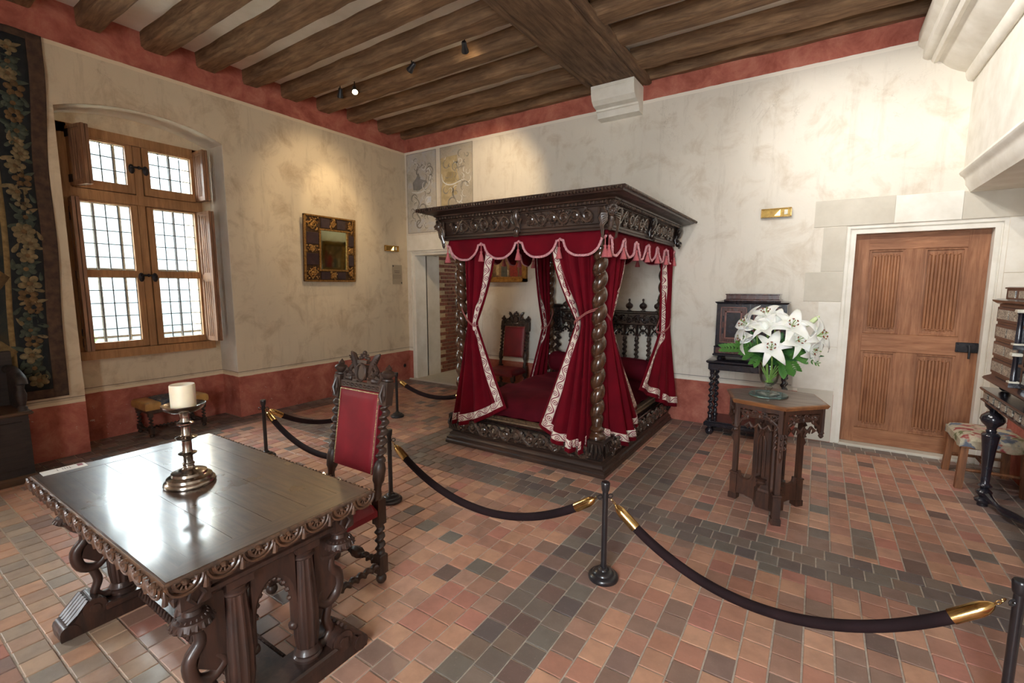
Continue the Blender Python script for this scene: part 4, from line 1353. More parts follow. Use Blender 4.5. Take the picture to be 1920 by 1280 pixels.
tp('stretcher', q, m_table)
g_ = MB()
for i in range(34):
    x = lerp(3.0, 3.98, i / 33)
    for s in (-1, 1): g_.tube([(x, YC + s * .076, .088), (x + .012, YC + s * .084, .07), (x + .018, YC + s * .076, .052)], [.006, .011, .005], 6)
tp('gadroon_carving', g_, m_table, kind='stuff')
# carved low arcade standing on the stretcher, mid length
q = MB()
for x in (3.28, 3.7):
    q.lathe([(.03, .085), (.03, .1), (.02, .11), (.024, .2), (.02, .42), (.03, .44), (.03, .585)], 14, T(x, YC, 0))
tp('spindle', MB().add(q.v, q.f) if False else MB().lathe([(.03, .085), (.03, .1), (.02, .11), (.026, .2), (.018, .42), (.03, .44), (.03, .587)], 14, T(3.28, YC, 0)), m_table)
tp('spindle', MB().lathe([(.03, .085), (.03, .1), (.02, .11), (.026, .2), (.018, .42), (.03, .44), (.03, .587)], 14, T(3.7, YC, 0)), m_table)

# ---------------------------------------------------------------- candlestick, candle, card
m_pewter = pm('polished_pewter', srgb(186, 176, 166), srgb(140, 130, 120), .2, 30, metal=1, bump=.05)
m_wax = pm('ivory_wax', srgb(240, 230, 205), srgb(228, 214, 184), .45, 6, bump=.05)
k = bpy.data.materials['ivory_wax'].node_tree.nodes['Principled BSDF']
k.inputs['Subsurface Weight'].default_value = .4; k.inputs['Subsurface Radius'].default_value = (.03, .02, .01)
CP = (3.467, -4.66, TZ + .001)
cs = thing('candlestick', 'tall polished pewter candlestick with rings on a stepped round foot', 'candlestick', CP)
q = [(.0, 0), (.093, 0), (.095, .006), (.092, .016), (.084, .022), (.082, .032), (.074, .038), (.066, .042), (.064, .052), (.05, .058), (.04, .06), (.03, .064), (.022, .07), (.019, .08)]
build('foot', MB().lathe(q, 40), m_pewter, cs)
st = [(.019, .078), (.023, .083), (.023, .088), (.018, .093), (.0175, .118), (.02, .123), (.033, .129), (.034, .133), (.02, .138), (.0175, .145), (.0175, .185), (.022, .19), (.039, .197), (.04, .201), (.022, .207), (.018, .213), (.0175, .248), (.021, .252), (.031, .257), (.031, .262), (.02, .268), (.017, .275), (.018, .305), (.022, .312)]
build('stem', MB().lathe(st, 28), m_pewter, cs)
build('drip_pan', MB().lathe([(.018, .306), (.05, .312), (.068, .322), (.078, .338), (.0785, .342), (.074, .34), (.06, .328), (.0, .322)], 40), m_pewter, cs)
cn = build('candle', MB().lathe([(.0, 0), (.045, .0), (.0455, .095), (.0435, .1), (.037, .097), (.02, .092), (0, .091)], 36), m_wax)
cn.location = (CP[0], CP[1], CP[2] + .3255)
tag(cn, 'thick ivory pillar candle standing on the pewter candlestick', 'candle')
m_paper = pm('white_card', srgb(238, 234, 228), srgb(226, 222, 214), .7, 20, bump=0)
m_ink = pm('grey_ink', srgb(150, 140, 140), srgb(120, 110, 110), .7, 20, bump=0)
m_redink = pm('dark_red_print', srgb(140, 40, 50), srgb(120, 30, 42), .6, 20, bump=0)
cx, cy = 2.823, -4.908
cdp = thing('information_card', 'narrow white information card lying on the near corner of the table', 'card', (cx, cy, TZ + .001), R(-1))
build('card_sheet', MB().box(-.033, .033, -.075, .075, 0, .002), m_paper, cdp, smooth=0)
build('printed_square', MB().box(-.026, .006, .047, .066, .0015, .0024), m_redink, cdp, smooth=0)
for i, (y, w) in enumerate(((-.022, .018), (-.004, .014), (.004, .014), (.012, .014), (.02, .018))):
    build('printed_line', MB().box(-.018, -.018 + w * 1.6, y - .0012, y + .0012, .0015, .0024), m_ink, cdp, smooth=0)

# ================================================================ chairs
m_leather = velvet('worn_red_leather', srgb(132, 26, 38), srgb(98, 16, 27))
kk = m_leather.node_tree.nodes['Principled BSDF']; kk.inputs['Roughness'].default_value = .5; kk.inputs['Specular IOR Level'].default_value = .4; kk.inputs['Sheen Weight'].default_value = .25
m_chair = wood('dark_oak_chair', srgb(76, 52, 39), srgb(38, 26, 21), .42, 'z', 6, .3, coat=.12, ratio=5)
m_nail = pm('brass_nail', srgb(214, 200, 160), srgb(150, 130, 90), .35, 50, metal=.8, bump=0)


def make_chair(label, group=None):
    """high-backed chair; local origin on the floor below the seat centre, facing -y"""
    t = thing('carved_chair', label, 'chair')
    hw = .19
    rake = lambda z: .185 + max(0, (z - .45)) * .165
    for s in (-1, 1):
        x = s * hw
        p = MB()
        # foot ball and block, spiral leg, block at the seat
        p.ball((x, .2, .028), .028, seg=12, ring=8).box(x - .026, x + .026, .174, .226, .055, .165, .006)
        p.twist((x, .2, 0), .165, .325, .021, .007, .045, s, 10, 9)
        p.box(x - .025, x + .025, .175, .225, .325, .47, .006)
        leg = build('leg', p, m_chair, t)
        q = MB()
        q.tube([(x, rake(z), z) for z in (.46, .49, .52, .545)], [.02, .024, .018, .022], 12)
        q.tube([(x, rake(z), z) for z in (.54, .56, .62, .645, .66)], [.02, .03, .032, .026, .018], 12)
        # spiral upright following the rake
        zz0, zz1 = .655, .945; n_ = 90; vs = []; fs = []; sg = 10
        for i in range(n_ + 1):
            z = lerp(zz0, zz1, i / n_); a0 = s * 2 * PI * (z - zz0) / .048
            for j in range(sg):
                a = 2 * PI * j / sg; vs.append((x + .008 * math.cos(a0) + .0205 * math.cos(a), rake(z) + .008 * math.sin(a0) + .0205 * math.sin(a), z))
        for i in range(n_):
            for j in range(sg): fs.append((i * sg + j, i * sg + (j + 1) % sg, (i + 1) * sg + (j + 1) % sg, (i + 1) * sg + j))
        q.add(vs, fs)
        M = T(x, rake(1.0), 1.0) @ RX(R(-9.4))
        q.obox(M, .05, .045, .12)
        q.lathe([(.02, .06), (.03, .065), (.03, .072), (.018, .078), (.033, .092), (.036, .102), (.028, .114), (.014, .12), (.018, .126), (.008, .14), (0, .15)], 14, M)
        for tt in (-1, 1):
            q.tube([M @ Vector((tt * .003, -.024, -.05)), M @ Vector((tt * .016, -.03, -.01)), M @ Vector((tt * .004, -.024, .045))], [.004, .008, .003], 6)
        build('back_post', q, m_chair, t)
        # front leg
        f = MB()
        f.ball((s * .205, -.165, .028), .028, seg=12, ring=8).box(s * .205 - .026, s * .205 + .026, -.191, -.139, .055, .165, .006)
        f.twist((s * .205, -.165, 0), .165, .32, .021, .007, .045, -s, 10, 9)
        f.box(s * .205 - .025, s * .205 + .025, -.19, -.14, .32, .4, .006)
        build('leg', f, m_chair, t)
        # side stretcher
        d = MB().twist((0, 0, 0), 0, .33, .016, .0065, .045, s, 9, 8, M=T(s * .198, -.145, .11) @ RX(R(-90)))
        build('stretcher', d, m_chair, t)
    for y, z in ((.2, .12), (-.165, .12), (-.165, .27)):
        w = .36
        if y < 0 and z > .2:
            q = MB().box(-.18, .18, -.178, -.152, .235, .3, .006)
            for i in range(5): q.ball(((i - 2) * .07, -.178, .268), .024, (1.2, .5, 1), 8, 6)
        else:
            q = MB().twist((0, 0, 0), -.17, -.045, .016, .0065, .042, 1, 9, 8, M=T(0, y, z - .01) @ RY(R(90))).twist((0, 0, 0), .045, .17, .016, .0065, .042, -1, 9, 8, M=T(0, y, z - .01) @ RY(R(90)))
            q.lathe([(.012, -.05), (.022, -.04), (.03, -.02), (.03, .02), (.022, .04), (.012, .05)], 8, T(0, y, z - .01) @ RY(R(90)))
        build('stretcher', q, m_chair, t)
    # seat
    build('seat_rail', MB().box(-.205, .205, -.185, .2, .385, .42, .006), m_chair, t)
    def seat(u, v):
        x = lerp(-.215, .215, u); y = lerp(-.205, .17, v)
        e = min(1, min(u, 1 - u, v, 1 - v) * 6); return (x, y, .415 + .05 * math.sqrt(max(0, 1 - (1 - e) ** 2)))
    build('seat', MB().grid(seat, 24, 24).box(-.215, .215, -.205, .17, .385, .416), m_leather, t, smooth=50)
    # back upholstery (slab following the rake)
    zb, zt = .585, 1.0
    def backf(u, v, side):
        x = lerp(-.158, .158, u); z = lerp(zb, zt, v); e = min(1, min(u, 1 - u) * 8, min(v, 1 - v) * 9)
        return (x, rake(z) - side * (.014 + .014 * math.sqrt(max(0, 1 - (1 - e) ** 2))), z)
    q = MB().grid(lambda u, v: backf(u, v, 1), 16, 20); q.grid(lambda u, v: backf(u, v, -1), 16, 20)
    for a, b in (((-.158, zb), (.158, zb)), ((-.158, zt), (.158, zt))):
        q.add([(a[0], rake(a[1]) - .014, a[1]), (b[0], rake(a[1]) - .014, a[1]), (b[0], rake(a[1]) + .014, a[1]), (a[0], rake(a[1]) + .014, a[1])], [(0, 1, 2, 3)])
    for x in (-.158, .158): q.add([(x, rake(zb) - .014, zb), (x, rake(zt) - .014, zt), (x, rake(zt) + .014, zt), (x, rake(zb) + .014, zb)], [(0, 1, 2, 3)])
    bk = build('backrest', q, m_leather, t, smooth=50)
    nl = MB()
    for i in range(46):
        z = lerp(zb + .01, zt - .008, i / 45)
        for x in (-.152, .152): nl.ball((x, rake(z) - .019, z), .0042, seg=6, ring=4)
    for i in range(32): nl.ball((lerp(-.148, .148, i / 31), rake(zt) - .019, zt - .006), .0042, seg=6, ring=4)
    build('nail_heads', nl, m_nail, bk, kind='stuff')
    # top rail and carved cresting: shield between scrolled foliage, little crown above
    M = T(0, rake(1.03), 1.03) @ RX(R(-9.4))
    V = lambda x, y, z: M @ Vector((x, y, z))
    q = MB().obox(M @ T(0, 0, -.012), .34, .03, .035)
    for j in range(9): q.ball(M @ Vector(((j - 4) * .034, -.016, -.012)), .012, (1.2, .6, .8), 7, 5)
    build('top_rail', q, m_chair, t)
    c = MB()
    pl = lambda u, v, h: V(u, -h, v)
    c.prism([(-.03, .02), (.03, .02), (.04, .035), (.04, .09), (.025, .1), (-.025, .1), (-.04, .09), (-.04, .035)], -.014, .018, pl)
    c.tube([V(.037 * math.cos(a), -.02, .06 + .045 * math.sin(a)) for a in [2 * PI * j / 16 for j in range(16)]], .007, 6, closed=True)
    for s in (-1, 1):
        c.tube([pl(s * .045, .03, 0), pl(s * .085, .04, 0), pl(s * .105, .075, 0), pl(s * .085, .1, 0), pl(s * .065, .09, 0), pl(s * .07, .07, 0)], [.014, .016, .014, .012, .01, .007], 8)
        c.tube([pl(s * .05, .06, 0), pl(s * .07, .11, 0), pl(s * .095, .15, 0), pl(s * .115, .165, 0)], [.014, .018, .016, .005], 8)
        c.tube([pl(s * .08, .02, 0), pl(s * .13, .02, 0), pl(s * .15, .045, 0), pl(s * .135, .065, 0), pl(s * .12, .055, 0)], [.016, .015, .013, .011, .008], 8)
        c.prism([(s * .04, .0), (s * .16, .0), (s * .15, .03), (s * .09, .06), (s * .05, .1)][::s], -.008, .008, pl)
        for j in range(4): c.ball(pl(s * (.055 + .02 * j), .03 + .012 * j, .012), .011, seg=7, ring=5)
        for j in range(5): c.tube([pl(s * (.06 + .008 * j), .1 + .008 * j, .01), pl(s * (.085 + .008 * j), .095 + .012 * j, .012)], [.006, .003], 5)
    c.obox(M @ T(0, -.004, .115), .075, .03, .018)
    for j in range(5): c.ball(pl((j - 2) * .017, .135 + (.012 if j == 2 else .004 * (2 - abs(j - 2))), .004), .0105, seg=8, ring=6)
    for j in range(4): c.ball(pl((j - 1.5) * .017, .148 + .004, .004), .0075, seg=7, ring=5)
    c.ball(pl(0, .165, .004), .012, seg=8, ring=6)
    build('cresting', c, m_chair, t)
    return t


ch1 = make_chair('high-backed carved oak chair with red leather back pushed up to the table')
ch1.location = (3.63, -4.16, 0)
ch2 = copy_tree(ch1)
ch2['label'] = 'high-backed carved oak chair with red seat by the wall behind the bed'
ch2.location = (2.20, -.40, 0); ch2.rotation_euler.z = R(4)
for o in (ch1, ch2): o['group'] = 'matching carved red chairs'

# ================================================================ rope barrier
m_post = pm('black_enamel', srgb(40, 38, 42), srgb(28, 27, 30), .28, 30, bump=.05, coat=.4)
m_rope = velvet('black_plum_velvet_rope', srgb(48, 33, 36), srgb(32, 22, 24))
m_brass = pm('polished_brass', srgb(222, 190, 130), srgb(186, 148, 88), .2, 30, metal=1, bump=.05)
PH = .535


def make_post():
    t = thing('rope_barrier_post', 'x', 'post', group='rope barrier posts')
    build('base', MB().lathe([(0, 0), (.078, 0), (.08, .006), (.079, .018), (.07, .028), (.058, .031), (.056, .038), (.046, .046), (.03, .05), (.026, .058), (.018, .062), (.018, .07)], 36), m_post, t)
    build('pole', MB().lathe([(.0155, .06), (.0155, .49)], 20), m_post, t)
    build('cap', MB().lathe([(.0155, .482), (.02, .49), (.0215, .5), (.0235, .522), (.0235, .53), (.02, PH), (0, PH)], 24), m_post, t)
    q = MB()
    for s in (-1, 1): q.tube([(s * .016 + s * .013 * (1 - math.cos(a)), 0, .455 + .011 * math.sin(a)) for a in [2 * PI * j / 10 for j in range(10)]], .0035, 6, closed=True)
    build('hook_ring', q, m_post, t)
    return t


p0 = make_post()
PP = [((1.53, -3.30), 'black rope barrier post standing behind the far end of the table'), ((1.53, -1.715), 'black rope barrier post nearest the brick doorway'), ((3.145, -3.28), 'black rope barrier post just behind the red chair'),
      ((4.78, -3.28), 'black rope barrier post in front of the corner of the bed'), ((6.30, -3.26), 'black rope barrier post cut by the right edge of the picture')]
for i, (xy, lab) in enumerate(PP):
    o = p0 if i == 0 else copy_tree(p0)
    o.location = (*xy, 0); o['label'] = lab
    if i == 0: o.rotation_euler.z = R(45)
    if i == 1: o.rotation_euler.z = R(-45)


def rope(a, b, sag, label, ha=.455, hb=.455):
    A = Vector((*a, ha)); Bv = Vector((*b, hb)); d = (Bv - A); d.z = 0; d.normalize()
    A = A + d * .03; Bv = Bv - d * .03
    L = (Bv - A).length
    def pos(t):
        p = A.lerp(Bv, t); p.z -= sag * (1 - (2 * t - 1) ** 2) ** .92; return p
    mid = pos(.5)
    t = thing('barrier_rope', label, 'rope', (mid.x, mid.y, 0), 0, 'velvet barrier ropes')
    o0 = (mid.x, mid.y, 0)
    t0 = .105 / L
    build('velvet_rope', MB().tube([pos(lerp(t0, 1 - t0, i / 44)) for i in range(45)], .0235, 14), m_rope, t, o=o0)
    for e in (0, 1):
        g = (lambda s: pos(s)) if e == 0 else (lambda s: pos(1 - s))
        q = MB().tube([g(.028 / L), g(.036 / L), g(.05 / L), g(.065 / L), g((.135) / L)], [.006, .015, .023, .0262, .0265], 16)
        c_ = build('brass_end', q, m_brass, t, o=o0)
        k_ = MB()
        for i in range(3):
            p = g(.011 * i / L); p2 = g((.011 * i + .014) / L); dr_ = (p2 - p).normalized(); sd = dr_.cross(Vector((0, 0, 1))).normalized()
            if i % 2: sd = dr_.cross(sd)
            k_.tube([(p + p2) / 2 + dr_ * .009 * math.cos(a_) + sd * .006 * math.sin(a_) for a_ in [2 * PI * j / 8 for j in range(8)]], .002, 5, closed=True)
        build('chain_link', k_, m_brass, c_, o=o0)
    return t


XY = [p[0] for p in PP]
rope(XY[0], XY[1], .29, 'black velvet barrier rope running along the window wall side behind the chair')
rope(XY[0], XY[2], .27, 'black velvet barrier rope partly hidden by the back of the red chair')
rope(XY[2], XY[3], .30, 'black velvet barrier rope hanging across the foot of the bed')
rope(XY[3], XY[4], .34, 'black velvet barrier rope hanging across the lower right foreground')
rope(XY[1], (2.63, -1.715), .125, 'short black velvet barrier rope from the doorway post to the bed', hb=.43)
# ================================================================ gothic hexagonal table
m_goth = wood('gothic_oak', srgb(94, 60, 44), srgb(48, 31, 25), .4, 'z', 5, .25, coat=.2, ratio=6)
m_gothtop = wood('gothic_oak_top', srgb(128, 96, 76), srgb(92, 66, 52), .3, 'x', 4, .1, coat=.35, ratio=8)
m_gothedge = wood('gothic_oak_edge', srgb(170, 112, 66), srgb(112, 70, 44), .35, 'x', 5, .15, coat=.3, ratio=4)
HC = (5.44, -1.905, 0)
hx = thing('hexagonal_table', 'small hexagonal gothic oak table with pierced tracery carrying the vase', 'table', HC)
hexa = lambda r, a0=R(45): [(r * math.cos(a0 + i * PI / 3), r * math.sin(a0 + i * PI / 3)) for i in range(6)]


def hex_mold(prof, cap=True):
    q = MB(); vs = []
    for r, z in prof: vs += [(x, y, z) for x, y in hexa(r)]
    fs = [(i * 6 + k_, i * 6 + (k_ + 1) % 6, (i + 1) * 6 + (k_ + 1) % 6, (i + 1) * 6 + k_) for i in range(len(prof) - 1) for k_ in range(6)]
    if cap: fs += [tuple(range(5, -1, -1)), tuple(range(6 * (len(prof) - 1), 6 * len(prof)))]
    return q.add(vs, fs)


tp_ = build('table_top', hex_mold([(.29, .772), (.315, .776), (.32, .786), (.326, .794), (.318, .801), (.306, .803)]), m_gothedge, hx, smooth=25)
build('top_panel', hex_mold([(.304, .799), (.304, .8035)]), m_gothtop, tp_, smooth=0)
V6 = hexa(.285)
for i in range(6):
    a, b = Vector((*V6[i], 0)), Vector((*V6[(i + 1) % 6], 0)); L = (b - a).length; e = (b - a).normalized(); nn = Vector((e.y, -e.x, 0))
    P = lambda u, v, h: tuple(a + e * u + nn * h + Vector((0, 0, v)))
    q = MB().prism([(0, .745), (L, .745), (L, .773), (0, .773)], -.012, .012, P)
    m_ = L / 2
    # two almond piercings meeting under a cusped arch
    for c0, c1 in ((.02, m_ - .01), (m_ + .01, L - .02)):
        for s in (-1, 1):
            q.tube([P(lerp(c0, c1, t), .71 + (.03 * (1 - t) if c0 < m_ - .05 else .03 * t) - .012 + s * .016 * math.sin(PI * t), 0) for t in [j / 8 for j in range(9)]], .0065, 6)
    q.tube([P(lerp(.015, L - .015, t), .635 + .085 * math.sin(PI * t) ** .7, 0) for t in [j / 14 for j in range(15)]], .009, 7)
    for s in (0, 1):
        e0 = .012 if s == 0 else L - .012
        q.prism([(e0 - .012, .77), (e0 + .012, .77), (e0 + .012, .62), (e0 - .012, .62)], -.011, .011, P)
        q.tube([P(e0, .66, 0), P(lerp(e0, m_, .35), .675, 0), P(lerp(e0, m_, .5), .70, 0)], [.01, .008, .004], 6)
    for t in (.25, .5, .75): q.ball(P(L * t, .655 + .05 * math.sin(PI * t), .004), .011, (1, 1, 1.5), 7, 5)
    for t in (.2, .4, .6, .8):
        zc = .70 + .02 * math.sin(PI * t)
        q.tube([P(L * t + .02 * math.cos(a_), zc + .02 * math.sin(a_), .002) for a_ in [2 * PI * j / 10 for j in range(10)]], .0055, 6, closed=True)
        for a_ in (0, PI / 2, PI, 3 * PI / 2): q.ball(P(L * t + .011 * math.cos(a_), zc + .011 * math.sin(a_), .002), .0055, seg=6, ring=4)
    for t in (.3, .5, .7):
        for s_ in (-1, 1): q.tube([P(L * t, .66, .006), P(L * t + s_ * .022, .635, .012), P(L * t + s_ * .008, .6 if t == .5 else .615, .006)], [.007, .012, .003], 6)
    build('pierced_apron', q, m_goth, hx)
for i in range(6):
    x, y = V6[i]
    if i % 2: 
        build('pendant', MB().lathe([(0, .575), (.008, .58), (.016, .592), (.012, .603), (.018, .61), (.018, .615), (.015, .62), (.015, .772)], 8, T(x, y, 0)), m_goth, hx)
for an in (165, 285, 45):
    a = R(an); M = T(.0, .0, 0) @ RZ(a)
    q = MB()
    def BX(x0, x1, y0, y1, z0, z1): q.add([M @ Vector(p) for p in MB().box(x0, x1, y0, y1, z0, z1, .003).v], MB().box(x0, x1, y0, y1, z0, z1, .003).f)
    BX(.212, .258, -.023, .023, 0, .19); BX(.218, .25, -.016, .016, .19, .62); BX(.21, .26, -.025, .025, .62, .772)
    BX(.206, .264, -.029, .029, .0, .045); BX(.208, .262, -.027, .027, .19, .205)
    lg = build('leg', q, m_goth, hx)
    q = MB()
    for z in (.5, .54, .58, .62):      # crockets climbing the leg
        for s in (-1, 1): q.tube([M @ Vector((.236, s * .014, z)), M @ Vector((.24, s * .032, z + .012)), M @ Vector((.238, s * .024, z + .028))], [.006, .009, .004], 6)
        q.tube([M @ Vector((.25, 0, z - .01)), M @ Vector((.27, 0, z + .004)), M @ Vector((.262, 0, z + .02))], [.006, .009, .004], 6)
    q.tube([M @ Vector((.252, 0, .42)), M @ Vector((.262, 0, .46)), M @ Vector((.254, 0, .5))], [.002, .014, .004], 6)
    build('crocket', q, m_goth, lg)
    # radial board with a U-shaped opening: foot piece, curve, inner stile
    q = MB(); pr = lambda u, v, h: tuple(M @ Vector((u, h, v)))
    q.prism([(.04, .02), (.1, .035), (.16, .05), (.215, .045), (.215, .19), (.2, .17), (.17, .155), (.14, .155), (.115, .17), (.1, .2), (.1, .66), (.04, .66)], -.015, .015, pr)
    q.tube([pr(u, v, 0) for u, v in ((.21, .21), (.2, .17), (.17, .155), (.14, .155), (.115, .17), (.1, .2), (.1, .66))], .017, 7)
    build('radial_board', q, m_goth, hx)
q = MB().lathe([(.1, .02), (.1, .13), (.09, .14), (.086, .155), (.075, .165), (.066, .18), (.066, .7)], 6, RZ(R(45)))
build('central_pillar', q, m_goth, hx, smooth=20)
q = MB()
for an in (225, 345, 105):
    M = RZ(R(an))
    q.tube([M @ Vector((.075, -.035, .25)), M @ Vector((.075, -.035, .5)), M @ Vector((.075, 0, .56)), M @ Vector((.075, .035, .5)), M @ Vector((.075, .035, .25))], .007, 6)
    q.lathe([(.03, .185), (.034, .195), (.026, .205), (.034, .215), (.04, .225), (.0, .228)], 14, M @ T(.062, 0, 0))
    for s in (-1, 1): q.tube([M @ Vector((.08, s * .012, .62)), M @ Vector((.095, s * .03, .58)), M @ Vector((.085, s * .018, .53))], [.008, .014, .003], 6)
build('tracery_panel', q, m_goth, hx)

# ---------------------------------------------------------------- glass vase and lilies
k = N('clear_glass')
tr = k.n('ShaderNodeBsdfTransparent'); gl = k.n('ShaderNodeBsdfGlossy'); gl.inputs['Roughness'].default_value = .02
mx = k.n('ShaderNodeMixShader'); fr = k.n('ShaderNodeLayerWeight'); fr.inputs[0].default_value = .22
tr.inputs[0].default_value = (.93, .97, .95, 1)
k.l(k.math('MULTIPLY', fr.outputs[0], .75), mx.inputs[0]); k.l(tr.outputs[0], mx.inputs[1]); k.l(gl.outputs[0], mx.inputs[2]); k.l(mx.outputs[0], k.out.inputs[0])
m_glass = k.m
k = N('green_edge_glass'); k.set(Base_Color=(.55, .86, .78), Roughness=.02, Transmission_Weight=.9, IOR=1.45); m_gglass = k.m
VC = (5.40, -1.91, .8045)
plate = build('glass_disc', MB().lathe([(0, 0), (.118, 0), (.121, .003), (.121, .009), (.118, .012), (0, .012)], 48), m_gglass)
plate.location = VC
tag(plate, 'round sea-green glass disc lying under the vase of lilies', 'glass disc')
VZ = VC[2] + .0125
va_ = build('glass_vase', MB().lathe([(.0, 0), (.068, 0), (.07, .004), (.05, .01), (.018, .018), (.014, .026), (.024, .036), (.026, .046), (.018, .055), (.03, .062), (.052, .085), (.06, .12), (.068, .18), (.082, .235), (.0795, .235), (.0655, .18), (.0575, .12), (.049, .088), (.028, .068), (0, .064)], 40), m_glass)
va_.location = (VC[0], VC[1], VZ)
tag(va_, 'clear footed glass vase holding the white lilies', 'vase')
m_petal = pm('lily_petal', srgb(252, 251, 248), srgb(238, 240, 228), .5, 12, bump=.05)
kk = m_petal.node_tree.nodes['Principled BSDF']; kk.inputs['Subsurface Weight'].default_value = .25; kk.inputs['Subsurface Radius'].default_value = (.02, .02, .015)
m_anther = pm('rust_anther', srgb(150, 70, 36), srgb(110, 46, 24), .7, 30, bump=.1)
m_stem = pm('green_stem', srgb(150, 176, 90), srgb(104, 140, 64), .5, 20, bump=.1)
m_leaf = pm('dark_green_leaf', srgb(58, 104, 50), srgb(34, 72, 34), .4, 14, bump=.15)
m_fern = pm('fern_green', srgb(86, 136, 56), srgb(56, 104, 42), .5, 14, bump=.1)
m_bud = pm('lily_bud', srgb(226, 234, 190), srgb(200, 216, 150), .5, 8, bump=.05)


def petal(M, L, W, curl, seed=0):
    """petal leaving the origin along +z, bending outward to +x"""
    rr = random.Random(seed); wv = rr.uniform(-.3, .3)
    def f(u, v):
        t = v; a = .25 + curl * t ** 1.4
        x = L * (.12 * t + math.sin(a) * t * .85) ; z = L * math.cos(a) * t * .95
        w = W * math.sin(PI * min(1, t ** .75 * .96 + .03)) ** .8
        s = (u - .5) * 2
        return M @ Vector((x - abs(s) ** 2 * w * .45 * (1 - .6 * t) + 0.02 * L * math.sin(8 * t + wv * 9) * s * s, s * w + wv * .1 * L * t * t, z + .15 * w * s * s))
    return MB().grid(f, 6, 10)


def lily(pos, direction, R_, opened, label, root):
    d = Vector(direction).normalized(); M = d.to_track_quat('Z', 'Y').to_matrix().to_4x4(); pos = Vector(pos)
    t = thing('lily', label, 'flower', pos, 0, 'white lilies in the glass vase')
    for i in range(6):
        inner = i % 2
        q = petal(M @ RZ(i * PI / 3 + .2), R_ * (1.12 if inner else 1.05), R_ * (.3 if inner else .21), opened * (1.0 if inner else 1.12), i + int(pos.x * 1000))
        o = build('petal', q, m_petal, t, smooth=80)
        o.modifiers.new('thick', 'SOLIDIFY').thickness = .0016
    if opened > .8:
        for i in range(6):
            a = i * PI / 3 + .5; q = [M @ Vector((.02 * R_ * 3 * s_ * math.cos(a) * s_, .06 * R_ * s_ * math.sin(a) * s_, R_ * .62 * s_)) for s_ in (.15, .5, 1)]
            q[-1] = M @ Vector((R_ * .2 * math.cos(a), R_ * .2 * math.sin(a), R_ * .62))
            fl = build('stamen', MB().tube(q, .0014, 5), m_stem, t)
            build('anther', MB().ball(q[-1], .006, (1.5, .7, .7), 6, 4, M @ RZ(a + 1.5)), m_anther, fl)
        build('pistil', MB().tube([M @ Vector((0, 0, .02)), M @ Vector((0, .004, R_ * .5)), M @ Vector((.006, .008, R_ * .75))], [.002, .002, .0035], 6), m_stem, t)
    rv = Vector(root)
    mid = (pos * .55 + rv * .45) + Vector((0, 0, -.01))
    build('stem', MB().tube([plerp([(0, 0, 0), tuple(-d * .02 + Vector((0, 0, -.015))), tuple(mid - pos), tuple(Vector((VC[0], VC[1], VZ + .1)) + (rv - Vector((VC[0], VC[1], rv.z))) * .4 - pos), tuple(rv - pos)], j / 16) for j in range(17)], .0042, 6), m_stem, t)
    return t


vx, vy = VC[0], VC[1]
rootp = lambda a, r=.03: (vx + r * math.cos(a), vy + r * math.sin(a), VZ + .078)
cdir = (CAM - Vector((vx, vy, 1.15))).normalized(); side = Vector((cdir.y, -cdir.x, 0)).normalized() * -1     # side: to the right in the picture
if side.dot(rt) < 0: side = -side
L_ = lambda r_, u_, f_: Vector((vx, vy, 0)) + side * r_ + cdir * f_ * 1.0 + Vector((0, 0, u_ - cdir.z * f_))
D_ = lambda r_, u_, f_: side * r_ + Vector((0, 0, u_)) + cdir * f_
lily(L_(.0, 1.135, .10), D_(.0, .32, 1), .125, 1.25, 'front white lily facing the viewer, its petals wide open', rootp(.5))
lily(L_(.105, 1.27, .05), D_(.15, .5, .85), .135, 1.15, 'white lily with rust anthers at the upper right of the bouquet', rootp(1.5))
lily(L_(-.11, 1.265, .06), D_(-.85, .45, .35), .15, .95, 'white lily turned sideways at the upper left of the bouquet', rootp(2.6))
lily(L_(-.115, 1.195, .03), D_(-1, .05, .35), .14, .9, 'lower left white lily pointing at the black cabinet', rootp(3.4))
lily(L_(-.035, 1.315, -.03), D_(-.15, .8, .4), .135, 1.05, 'topmost white lily at the back of the bouquet', rootp(4.2))
lily(L_(.015, 1.27, .02), D_(.05, .8, .6), .13, .75, 'half-open white lily in the middle of the bouquet', rootp(5))
lily(L_(.22, 1.22, .02), D_(.9, .25, .5), .14, 1.1, 'white lily leaning towards the oak door', rootp(.2))
lily(L_(.19, 1.155, .04), D_(.8, -.3, .5), .135, .9, 'lowest white lily on the door side, drooping', rootp(5.8))
lily(L_(-.03, 1.245, .06), D_(-.35, .7, .7), .125, .8, 'white lily tucked behind the front bloom, left of centre', rootp(3))
lily(L_(.13, 1.19, .05), D_(.5, .2, .85), .125, 1.0, 'white lily just right of the front bloom', rootp(.9))
b = thing('lily_bud', 'closed pale green lily bud at the top right of the bouquet', 'flower', L_(.19, 1.285, -.02), 0, 'white lilies in the glass vase')
Mb = D_(.7, .7, 0).to_track_quat('Z', 'Y').to_matrix().to_4x4()
build('bud', MB().lathe([(0, 0), (.008, .004), (.014, .03), (.017, .055), (.013, .08), (.005, .1), (0, .104)], 9, Mb), m_bud, b)
build('stem', MB().tube([(0, 0, 0), tuple(Vector((vx, vy, VZ + .2)) - L_(.19, 1.285, -.02) + side * .05), tuple(Vector(rootp(2)) - L_(.19, 1.285, -.02))], .003, 6), m_stem, b)


